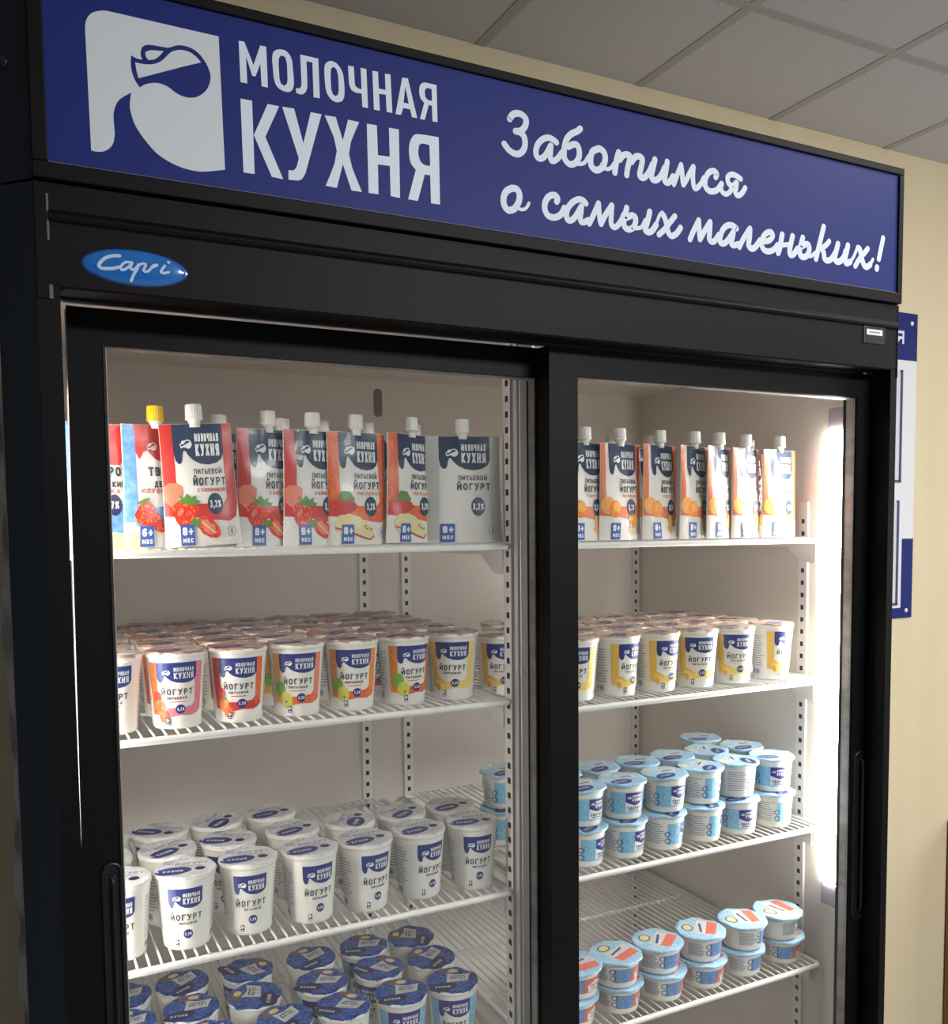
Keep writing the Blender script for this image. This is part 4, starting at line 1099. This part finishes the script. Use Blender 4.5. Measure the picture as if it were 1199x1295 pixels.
def pouch_art(kind):
    a = Art()
    plain = kind == 'plain'
    side = {'strawberry': RED, 'apple': ORANGE_RED, 'peach': mat('print_apricot', (226, 120, 84), .3), 'plain': mat('print_plain_edge', (206, 204, 196), .3), 'curd': RED}[kind]
    if kind == 'curd':
        blue = mat('print_curd_blue', (96, 146, 204), .3, noise=((150, 150, 150), (130, 172, 214), .4, .65))
        a.rect(-.0465, -.031, .028, .1335, blue, 0); a.rect(.030, .0465, .03, .1335, RED, 0)
        a.poly([(-.031, .1335), (-.031, .104), (-.026, .096), (-.021, .104), (-.016, .106), (-.006, .097), (.010, .090), (.026, .090), (.031, .098), (.031, .1335)], RED, 1)
        jug(a, -.010, .110, .014, PRINT_WHITE, RED, 2)
        a.text('ТВОРОГ', -.016, .078, .010, .050, .24, PRINT_DARK, 2, .3); a.text('ДЕТСКИЙ', -.009, .066, .0065, .040, .22, PRINT_DARK, 2, .3)
        a.text('КЛУБНИКА', -.026, .0595, .0048, .050, .2, PRINT_RED, 2)
        a.poly([(-.035, .024), (.046, .014), (.046, .050), (.020, .048), (-.035, .040)], blue, 1)
        a.ellipse(.016, .047, .009, .0115, NAVY_DARK, 3); a.text('7%', .011, .043, .008, .010, .2, PRINT_WHITE, 4)
        a.poly([(-.036, .036), (-.030, .046), (-.022, .052), (-.014, .048), (.006, .018), (-.004, .016), (-.016, .022), (-.032, .026)], RED_DEEP, 3)
        a.ellipse(-.024, .051, .008, .002, LEAF, 4, .3)
        a.ellipse(-.03, .008, .016, .011, CREAM, 0); a.ellipse(.02, .006, .020, .010, CREAM, 0)
        tagx = -.022
    else:
        a.rect(-.0465, -.0370 if kind == 'peach' else -.0300, .046 if not plain else .004, .1335, side, 0)
        a.rect(.0335, .0465, .046 if not plain else .004, .1335, side, 0)
        if not plain:
            a.poly([(-.0465, .046), (-.0465, .034), (-.010, .032), (.014, .028), (.034, .026), (.043, .031), (.0465, .046), (.0335, .052), (.028, .045), (.006, .046), (-.03, .048)], side, 0)
        logo_block(a, -.0305, .0340, .1335, .0895 if not plain else .092, SLATE, 1, .0155)
        a.text('ПИТЬЕВОЙ', -.0065, .0785, .0058, .036, .16, PRINT_DARK, 2, .35)
        a.text('ЙОГУРТ', -.0085, .066, .0088, .042, .19, PRINT_DARK, 2, .35)
        if not plain:
            txt = {'strawberry': 'С КЛУБНИКОЙ', 'apple': 'С КУКУРУЗОЙ', 'peach': 'С КУРАГОЙ'}[kind]
            txt = {'strawberry': 'С КЛУБНИКОЙ', 'apple': 'ЯБЛОКО', 'peach': 'ПЕРСИК'}[kind]
            a.text(txt, -.004, .0590, .0040, .036, .2, PRINT_RED if kind == 'strawberry' else ORANGE, 2)
        a.ellipse(.0175, .0455, .0098 if not plain else .0085, .0118, SLATE if not plain else NAVY_DARK, 6)
        a.text('3,2%', .0105, .0415, .0080, .0140, .17, PRINT_WHITE, 7)
        if kind == 'strawberry':
            a.poly([(-.0460, .066), (-.0400, .070), (-.030, .070), (-.0225, .066), (-.0235, .056), (-.030, .048), (-.038, .044), (-.0455, .050)], SALMON, 3)
            a.poly([(-.0370, .044), (-.032, .049), (-.020, .050), (-.008, .049), (-.004, .044), (-.0045, .036), (-.012, .028), (-.020, .021), (-.026, .020), (-.032, .027), (-.0365, .036)], RED_DEEP, 4)
            a.poly([(-.030, .058), (-.025, .052), (-.032, .049), (-.022, .048), (-.016, .045), (-.006, .045), (-.001, .049), (-.008, .051), (-.006, .056), (-.013, .053), (-.018, .058), (-.022, .053)], LEAF, 5)
            a.ellipse(-.027, .038, .0045, .0026, SALMON, 6, .6)
            a.poly([(-.006, .030), (.000, .033), (.010, .030), (.019, .020), (.021, .012), (.017, .008), (.008, .0085), (-.002, .014), (-.007, .022)], RED_DEEP, 5)
            a.poly([(-.003, .028), (.004, .029), (.013, .021), (.016, .013), (.009, .012), (.000, .017)], SALMON, 6)
            a.stroke([(-.001, .026), (.006, .020), (.013, .014)], .0014, CREAM, 7, 'round')
            a.poly([(-.017, .026), (-.012, .030), (-.004, .029), (-.003, .024), (-.009, .021)], LEAF, 6)
        elif kind == 'apple':
            a.poly([(-.034, .056), (-.028, .064), (-.016, .063), (-.009, .055), (-.010, .048), (-.034, .050)], LEAF, 4)
            a.poly([(-.046, .036), (-.044, .052), (-.034, .054), (-.008, .050), (-.004, .044), (-.018, .036), (-.034, .034)], RED, 5)
            a.poly([(-.038, .026), (-.032, .035), (-.018, .037), (-.002, .033), (.018, .020), (.022, .010), (.016, .006), (.002, .008), (-.016, .016), (-.026, .010), (-.036, .018)], CREAM, 5)
            a.stroke([(-.036, .020), (-.020, .016), (.002, .009), (.014, .006), (.020, .010)], .0018, RED, 6, 'round')
            for x, y in ((.006, .022), (.009, .019), (.015, .018)):
                a.ellipse(x, y, .0022, .0010, BROWN, 7, .5)
        elif kind == 'peach':
            a.ellipse(-.034, .048, .013, .012, PEACH, 4); a.ellipse(-.020, .043, .013, .012, ORANGE, 5); a.ellipse(-.017, .046, .008, .007, PEACH, 6)
            a.ellipse(.022, .027, .012, .009, PEACH, 4, -.4); a.stroke([(.010, .016), (.016, .010), (.014, .020)], .004, PEACH, 5, 'round')
        tagx = -.020
    a.rect(tagx - .0085, tagx + .0085, .0012, .0240, TAG_BLUE, 8)
    a.text('6+' if kind == 'curd' else '8+', tagx - .0062, .0125, .0088, .0128, .24, PRINT_WHITE, 9, .25)
    a.text('МЕС', tagx - .0062, .0045, .0048, .0124, .26, PRINT_WHITE, 9)
    if kind != 'curd':
        a.ring(.0350, .0145, .0052, .0006, PRINT_GREY, 1); a.ellipse(.0350, .0145, .0015, .003, PRINT_GREY, 1)
    return a

def make_pouch(kind, seed):
    W = 0.102 if kind == 'plain' else 0.082
    root = empty('yogurt_pouch' if kind != 'curd' else 'curd_pouch')
    bm = bmesh.new()
    nu, nv = 28, 32
    F, B = [], []
    for j in range(nv + 1):
        z = PH * j / nv
        fr, br = [], []
        for i in range(nu + 1):
            x = pouch_w(z, W) / 2 * (2 * i / nu - 1)
            fr.append(bm.verts.new((x, -pouch_front(x, z, seed, W), z)))
            br.append(bm.verts.new((x, pouch_front(x, z, seed + 3.3, W), z)))
        F.append(fr); B.append(br)
    for j in range(nv):
        for i in range(nu):
            bm.faces.new([F[j][i], F[j][i + 1], F[j + 1][i + 1], F[j + 1][i]])
            bm.faces.new([B[j][i + 1], B[j][i], B[j + 1][i], B[j + 1][i + 1]])
        bm.faces.new([B[j][0], F[j][0], F[j + 1][0], B[j + 1][0]])
        bm.faces.new([F[j][nu], B[j][nu], B[j + 1][nu], F[j + 1][nu]])
    for i in range(nu):
        bm.faces.new([F[nv][i], F[nv][i + 1], B[nv][i + 1], B[nv][i]])
        bm.faces.new([F[0][i + 1], F[0][i], B[0][i], B[0][i + 1]])
    link_mesh('bag', bm, POUCH, root, smooth=True)
    def fm(x, y, d):
        xx = x * pouch_w(y, W) / PW
        return (xx, -pouch_front(xx, y, seed, W) - 0.0003 - d, y)
    pouch_art(kind).build('front_print', fm, root, xs=[-.045 + .0045 * k for k in range(21)], ys=[.006 + .0055 * k for k in range(23)])
    # spout neck and ribbed cap
    capm = CAP_YELLOW if kind == 'curd' else CAP_WHITE
    bm = bmesh.new()
    lathe(bm, [(0, PH - 0.004), (0.0062, PH - 0.004), (0.0062, PH + 0.002), (0.0074, PH + 0.0025), (0.0074, PH + 0.004), (0.0058, PH + 0.0045), (0.0058, PH + 0.006), (0, PH + 0.006)], 24)
    sp = link_mesh('spout', bm, CAP_WHITE, root, smooth=True)
    bm = bmesh.new()
    rib = lambda a, z: 1 + 0.025 * math.cos(20 * a)
    lathe(bm, [(0, PH + 0.0040), (0.0094, PH + 0.0040), (0.0094, PH + 0.0058), (0.0088, PH + 0.0064), (0.0085, PH + 0.0192), (0.0078, PH + 0.0206), (0, PH + 0.0208)], 80, 0, rib)
    link_mesh('cap', bm, capm, root, smooth=True)
    return root

# ------------------------------------------------------------------ place the stock
rng = random.Random(11)
ORD = ['first', 'second', 'third', 'fourth', 'fifth', 'sixth', 'seventh', 'eighth', 'ninth', 'tenth', 'eleventh', 'twelfth']
PROTO = {}
USED = {}
def put(key, maker, x, y, z, deg, label, cat, group, tilt=None):
    if key not in PROTO:
        PROTO[key] = maker()
        o = PROTO[key]
    else:
        o = copy_thing(PROTO[key])
    o.location = (x, y, z)
    o.rotation_euler = (tilt[0] if tilt else 0, tilt[1] if tilt else 0, R(deg))
    return tag(o, label, cat, group)
ROWN = ['front row', 'second row', 'third row', 'fourth row', 'back row']
CUPMK = {
 'rosehip': lambda: make_cup('rosehip', 1, FOIL_BROWN, lid_rust, 0.4),
 'strawberry': lambda: make_cup('strawberry', 2, FOIL_RUST, lid_rust, 1.2),
 'peach': lambda: make_cup('peach', 3, FOIL_RUST, lid_rust, 2.0),
 'pear': lambda: make_cup('pear', 4, FOIL_BROWN, lid_rust, 2.6),
 'apple': lambda: make_cup('apple', 5, FOIL_RUST, lid_rust, 3.4),
 'banana': lambda: make_cup('banana', 6, FOIL_BROWN, lid_rust, 4.0),
 'white': lambda: make_cup('white', 7, FOIL_WHITE, lid_white, 0.9),
 'blue': lambda: make_cup('blue', 8, FOIL_BLUE, lid_blue, 2.2),
}
LOOK = {'rosehip': 'white yogurt cup with small red berries', 'strawberry': 'yogurt cup with orange and pink stripes', 'peach': 'yogurt cup with red stripes',
        'pear': 'yogurt cup with yellow and green fruit', 'apple': 'yogurt cup with orange stripes and apple', 'banana': 'yogurt cup with yellow banana stripes',
        'white': 'plain white yogurt cup with navy logo', 'blue': 'yogurt cup with blue foil lid'}

# left second shelf: seven flavours across, five rows deep
xs = [0.062, 0.131, 0.200, 0.2685, 0.337, 0.4055, 0.4745]
kinds = ['rosehip', 'strawberry', 'peach', 'pear', 'apple', 'apple', 'banana']
turn = [-4, -8, -12, -12, -12, 6, -26]
for row in range(5):
    for i, x in enumerate(xs):
        k = kinds[i]
        put(k, CUPMK[k], x + (0 if row == 0 else rng.uniform(-.0012, .0012)), 0.164 + 0.0715 * row, L2, turn[i] if row == 0 else rng.uniform(-70, 70),
            '%s, %s of left second shelf, %s from left' % (LOOK[k], ROWN[row], ORD[i]), 'yogurt cup', 'fruit yogurt cups on the left second shelf')
# right second shelf: banana
xs = [0.663, 0.733, 0.804, 0.876, 0.948, 1.027]
turn = [-34, 12, 4, -26, -24, 6]
for row in range(4):
    for i, x in enumerate(xs):
        if row and i == 5:
            x -= 0.004
        put('banana', CUPMK['banana'], x + (0 if row == 0 else rng.uniform(-.001, .001)), 0.166 + 0.0715 * row, R2, turn[i] if row == 0 else rng.uniform(-70, 70),
            'yogurt cup with banana stripes, %s of right second shelf, %s from left' % (ROWN[row], ORD[i]), 'yogurt cup', 'banana yogurt cups on the right second shelf')
put('banana', CUPMK['banana'], 0.592, 0.256, R2, -20, 'banana yogurt cup on right second shelf, seen behind the white centre post', 'yogurt cup', 'banana yogurt cups on the right second shelf')

# left third shelf: plain white cups
third = [(0.064, 0.165, -14), (0.134, 0.162, -12), (0.206, 0.166, -10), (0.279, 0.161, 2), (0.350, 0.161, 6), (0.424, 0.165, 8), (0.498, 0.160, -12),
         (0.052, 0.238, 40), (0.125, 0.236, 30), (0.199, 0.239, -30), (0.280, 0.240, 20), (0.356, 0.238, 60), (0.429, 0.238, 35), (0.500, 0.233, 10),
         (0.055, 0.312, 20), (0.128, 0.311, -40), (0.199, 0.318, 50), (0.272, 0.322, 10)]
cnt = {0: 0, 1: 0, 2: 0}
for n, (x, y, d) in enumerate(third):
    row = 0 if n < 7 else 1 if n < 14 else 2
    put('white', CUPMK['white'], x, y, L3, d, 'plain white yogurt cup with navy logo, %s of left third shelf, %s from left' % (ROWN[row], ORD[cnt[row]]),
        'yogurt cup', 'plain yogurt cups on the left third shelf')
    cnt[row] += 1

# left bottom shelf: blue-lidded cups
fourth = [[(0.468, 0.162, -20), (0.397, 0.166, -14), (0.320, 0.168, -40), (0.247, 0.172, 30), (0.156, 0.178, 10), (0.072, 0.176, 15)],
          [(0.470, 0.236, 35), (0.394, 0.241, -60), (0.315, 0.240, -30), (0.228, 0.246, 70), (0.150, 0.252, -10), (0.074, 0.249, 0)],
          [(0.470, 0.308, 60), (0.399, 0.313, -20), (0.322, 0.312, 20), (0.235, 0.318, -70), (0.151, 0.324, 30), (0.078, 0.321, 0)]]
for row, L in enumerate(fourth):
    for i, (x, y, d) in enumerate(reversed(L)):
        put('blue', CUPMK['blue'], x, y, L4, d, 'yogurt cup with blue foil lid, %s of left bottom shelf, %s from left' % (ROWN[row], ORD[i]),
            'yogurt cup', 'blue lidded cups on the left bottom shelf')

# right third shelf: small tubs of curd in two layers
lowx = [0.672, 0.742, 0.812, 0.884, 0.954, 1.027]
T = 0.0547
mk_curd = [lambda: make_tub('curd', 21), lambda: make_tub('curd', 22)]
lowt = [24, 16, 38, 46, -14, 34]
upt = [8, -6, 2, 36, 66, -26]
for row in range(2):
    for i, x in enumerate(lowx):
        s = (i + row) % 2
        put('curd%d' % s, mk_curd[s], x + (0.002 if row else 0), 0.160 + 0.0725 * row, R3, lowt[i] if row == 0 else rng.uniform(-60, 60),
            'small curd tub in bottom layer, %s of right third shelf, %s from left' % (ROWN[row], ORD[i]), 'curd tub', 'stacked curd tubs on the right third shelf')
upper = [[(0.674, 0.166), (0.743, 0.165), (0.816, 0.162), (0.888, 0.167), (0.958, 0.168), (1.029, 0.164)], [(0.680, 0.238), (0.750, 0.240), (0.822, 0.236), (0.893, 0.239), (0.963, 0.240), (1.034, 0.236)]]
for row, L in enumerate(upper):
    for i, (x, y) in enumerate(L):
        s = (i + row) % 2
        put('curd%d' % s, mk_curd[s], x, y, R3 + T, upt[i] if row == 0 else rng.uniform(-60, 60),
            'small curd tub on the upper layer, %s of right third shelf, %s from left' % (ROWN[row], ORD[i]), 'curd tub', 'stacked curd tubs on the right third shelf')
for lay, word in ((0, 'lower'), (1, 'upper')):
    put('curd0', mk_curd[0], 0.615, 0.290, R3 + T * lay, 10, 'blue curd tub beside the centre post, %s one of its pair on right third shelf' % word, 'curd tub', 'stacked curd tubs on the right third shelf')
put('curd1', mk_curd[1], 1.034, 0.309, R3, 20, 'small curd tub in bottom layer, back corner of right third shelf', 'curd tub', 'stacked curd tubs on the right third shelf')
put('curd1', mk_curd[1], 1.012, 0.312, R3 + T, -20, 'small curd tub on the upper layer, back corner of right third shelf', 'curd tub', 'stacked curd tubs on the right third shelf')

# right bottom shelf: wider berry tubs in two layers
lowx = [(0.652, 0.158, 20), (0.731, 0.160, 30), (0.808, 0.158, 44), (0.886, 0.158, 24), (0.964, 0.160, 58), (1.049, 0.161, 16)]
upx = [(0.657, 0.157, 10), (0.725, 0.156, 30), (0.803, 0.160, 48), (0.884, 0.160, 56), (0.966, 0.158, 80), (1.040, 0.158, 100)]
mk_berry = [lambda: make_tub('berry', 31), lambda: make_tub('berry', 32)]
TB = 0.0412
for i, (x, y, d) in enumerate(lowx):
    put('berry%d' % (i % 2), mk_berry[i % 2], x, y, R4, d, 'low blue and coral tub, bottom layer of right bottom shelf, %s from left' % ORD[i], 'dessert tub', 'stacked dessert tubs on the right bottom shelf')
for i, (x, y, d) in enumerate(upx):
    put('berry%d' % ((i + 1) % 2), mk_berry[(i + 1) % 2], x, y, R4 + TB, d, 'low blue and coral tub, top layer of right bottom shelf, %s from left' % ORD[i], 'dessert tub', 'stacked dessert tubs on the right bottom shelf')

# left top shelf: spouted pouches
PMK = {}
def pk(kind, s):
    return ('%s_pouch_%d' % (kind, s), lambda: make_pouch(kind, s))
PLOOK = {'curd': 'blue and red curd pouch with yellow cap', 'strawberry': 'strawberry yogurt pouch with white cap', 'apple': 'apple yogurt pouch with white cap',
         'plain': 'plain grey-white yogurt pouch with white cap', 'peach': 'peach yogurt pouch with white cap'}
front = [('curd', 1, 0.058, 0.164, 8, 0), ('curd', 1, 0.120, 0.166, 14, -1), ('strawberry', 2, 0.163, 0.146, -6, -3), ('strawberry', 3, 0.240, 0.158, 10, 0), ('strawberry', 2, 0.291, 0.152, 12, 0),
         ('apple', 4, 0.344, 0.152, 8, 0), ('apple', 5, 0.416, 0.158, 20, 1), ('plain', 6, 0.484, 0.148, -16, 0)]
# labels single each pouch out
names = ['blue and red curd pouch half hidden by the left door frame', 'blue and red curd pouch with yellow cap, second from left on top shelf',
         'strawberry yogurt pouch with white cap, nearest the yellow capped pouch', 'strawberry yogurt pouch in the middle of the three on left top shelf',
         'strawberry yogurt pouch next to the apple ones on left top shelf', 'apple yogurt pouch next to the strawberry ones on left top shelf',
         'apple yogurt pouch next to the plain white one on left top shelf', 'plain white yogurt pouch at the right end of left top shelf']
for (k, s, x, y, d, lean), nm in zip(front, names):
    key, mk = pk(k, s)
    put(key, mk, x, y, L1 + abs(lean) * 0.0007, d, nm, 'yogurt pouch', 'spouted pouches on the left top shelf', (0, R(lean)))
back = [('strawberry', 2, 0.196, 0.215, 8), ('strawberry', 3, 0.274, 0.222, 14), ('strawberry', 2, 0.326, 0.226, 14), ('apple', 4, 0.386, 0.226, 14), ('apple', 5, 0.452, 0.226, 16)]
for i, (k, s, x, y, d) in enumerate(back):
    key, mk = pk(k, s)
    put(key, mk, x, y, L1, d, '%s in the second row of left top shelf, %s from left' % (PLOOK[k].replace(' with white cap', ''), ORD[i]), 'yogurt pouch', 'spouted pouches on the left top shelf')
front = [(0.676, 0.160, 10, 7), (0.733, 0.158, 10, 8), (0.804, 0.160, 16, 9), (0.862, 0.154, 20, 7), (0.906, 0.151, 24, 8), (0.966, 0.160, 18, 9), (1.037, 0.163, 8, 8)]
for i, (x, y, d, s) in enumerate(front):
    key, mk = pk('peach', s)
    put(key, mk, x, y, R1, d, 'peach yogurt pouch with white cap, front row of right top shelf, %s from left' % ORD[i], 'yogurt pouch', 'spouted pouches on the right top shelf')
back = [(0.620, 0.215, 14, 7), (0.765, 0.225, 14, 8), (0.835, 0.225, 16, 9), (1.040, 0.232, 6, 7)]
for i, (x, y, d, s) in enumerate(back):
    key, mk = pk('peach', s)
    put(key, mk, x, y, R1, d, 'peach yogurt pouch in the second row of right top shelf, %s from left' % ORD[i], 'yogurt pouch', 'spouted pouches on the right top shelf')

# ------------------------------------------------------------------ around the refrigerator
board = empty('information_board', (0, 0, 0))
tag(board, 'white and blue information board on the cream wall right of the refrigerator', 'board')
bx0, bx1, bz0, bz1 = 1.62, 2.163, 1.282, 2.096
bm = bmesh.new(); box(bm, bx0, bx1, WALL_Y - 0.005, WALL_Y, bz0, bz1, 0.001)
link_mesh('panel', bm, BOARD_WHITE, board)
art = Art()
bmap = lambda x, y, d: (x, WALL_Y - 0.0052 - d, y)
art.rect(bx0, bx1, 1.972, bz1, SIGN_BLUE, 0)
art.build('heading_band', bmap, board)
art = Art(); art.poly([(bx0, bz0), (bx1, bz0), (bx1, 1.497), (2.118, 1.497), (2.118, 1.31), (bx0, 1.31)], SIGN_BLUE, 0)
art.build('foot_band', bmap, board)
art = Art(); art.text('КУХНЯ', 1.905, 2.014, 0.034, 0.206, 0.2, SIGN_WHITE, 1)
art.build('heading', bmap, board)
def pocket(x0, x1, z0, z1):
    bm = bmesh.new()
    t = 0.0065
    for a, b, c, d in ((x0, x1, z0, z0 + t), (x1 - t, x1, z0, z1), (x0, x0 + t, z0, z1)):
        box(bm, a, b, WALL_Y - 0.009, WALL_Y - 0.005, c, d)
    p = link_mesh('pocket', bm, mat('pocket_edge', (48, 56, 110), 0.4), board)
    bm = bmesh.new(); box(bm, x0 + t, x1 - t, WALL_Y - 0.0066, WALL_Y - 0.0058, z0 + t, z1 - 0.006)
    link_mesh('paper', bm, mat('pocket_paper', (212, 214, 218), 0.5), p)
pocket(1.68, 2.106, 1.648, 1.945)
pocket(1.68, 2.102, 1.318, 1.600)
for x, z in ((2.140, 2.070), (2.140, 1.302)):
    bm = bmesh.new(); bmesh.ops.create_uvsphere(bm, u_segments=12, v_segments=6, radius=0.006)
    for v in bm.verts:
        v.co = Vector((v.co.x + x, WALL_Y - 0.006 + v.co.y * 0.4, v.co.z + z))
    link_mesh('screw', bm, WHITE_METAL, board, smooth=True)

# brown wooden cabinet standing by the wall at the right edge
cabn = empty('wooden_cabinet', (2.737, 0.62, 0))
tag(cabn, 'brown wooden cabinet by the cream wall at the right edge', 'cabinet')
bm = bmesh.new(); box(bm, -0.40, 0.40, -0.15, 0.175, 0.05, 0.69, 0.003)
link_mesh('carcass', bm, WOOD, cabn)
bm = bmesh.new(); box(bm, -0.37, 0.37, -0.12, 0.15, 0.0, 0.05)
link_mesh('plinth', bm, BLACK_PLASTIC, cabn)
bm = bmesh.new(); box(bm, -0.395, -0.002, -0.168, -0.15, 0.06, 0.68, 0.002)
dd = link_mesh('door', bm, WOOD, cabn)
bm = bmesh.new(); tube(bm, [(-0.03, -0.168, 0.5), (-0.03, -0.19, 0.51), (-0.03, -0.19, 0.6), (-0.03, -0.168, 0.61)], 0.005)
link_mesh('handle', bm, ALU, dd)
bm = bmesh.new(); box(bm, 0.002, 0.395, -0.168, -0.15, 0.06, 0.68, 0.002)
dd = link_mesh('door', bm, WOOD, cabn)
bm = bmesh.new(); tube(bm, [(0.03, -0.168, 0.5), (0.03, -0.19, 0.51), (0.03, -0.19, 0.6), (0.03, -0.168, 0.61)], 0.005)
link_mesh('handle', bm, ALU, dd)

# torn clear wrapping film left hanging along the back left edge
rw = random.Random(5)
bm = bmesh.new()
prev = None
z = 0.55
while z < 1.75:
    w = 0.004 + 0.009 * abs(math.sin(z * 17.0)) * abs(math.sin(z * 7.3 + 1)) + 0.002 * rw.random()
    pts = [bm.verts.new((-0.0322 - w * t + 0.0012 * rw.uniform(-1, 1) * t, 0.695 + 0.008 * t * math.sin(z * 40), z + 0.004 * rw.uniform(-1, 1) * t)) for t in (0, .35, .7, 1)]
    if prev:
        for i in range(3):
            bm.faces.new([prev[i], prev[i + 1], pts[i + 1], pts[i]])
    prev = pts
    z += 0.012
fl = link_mesh('wrapping_film', bm, FILM)
sm = fl.modifiers.new('thickness', 'SOLIDIFY'); sm.thickness = 0.0006
tag(fl, 'torn clear wrapping film hanging along the left back edge of the refrigerator', 'film')
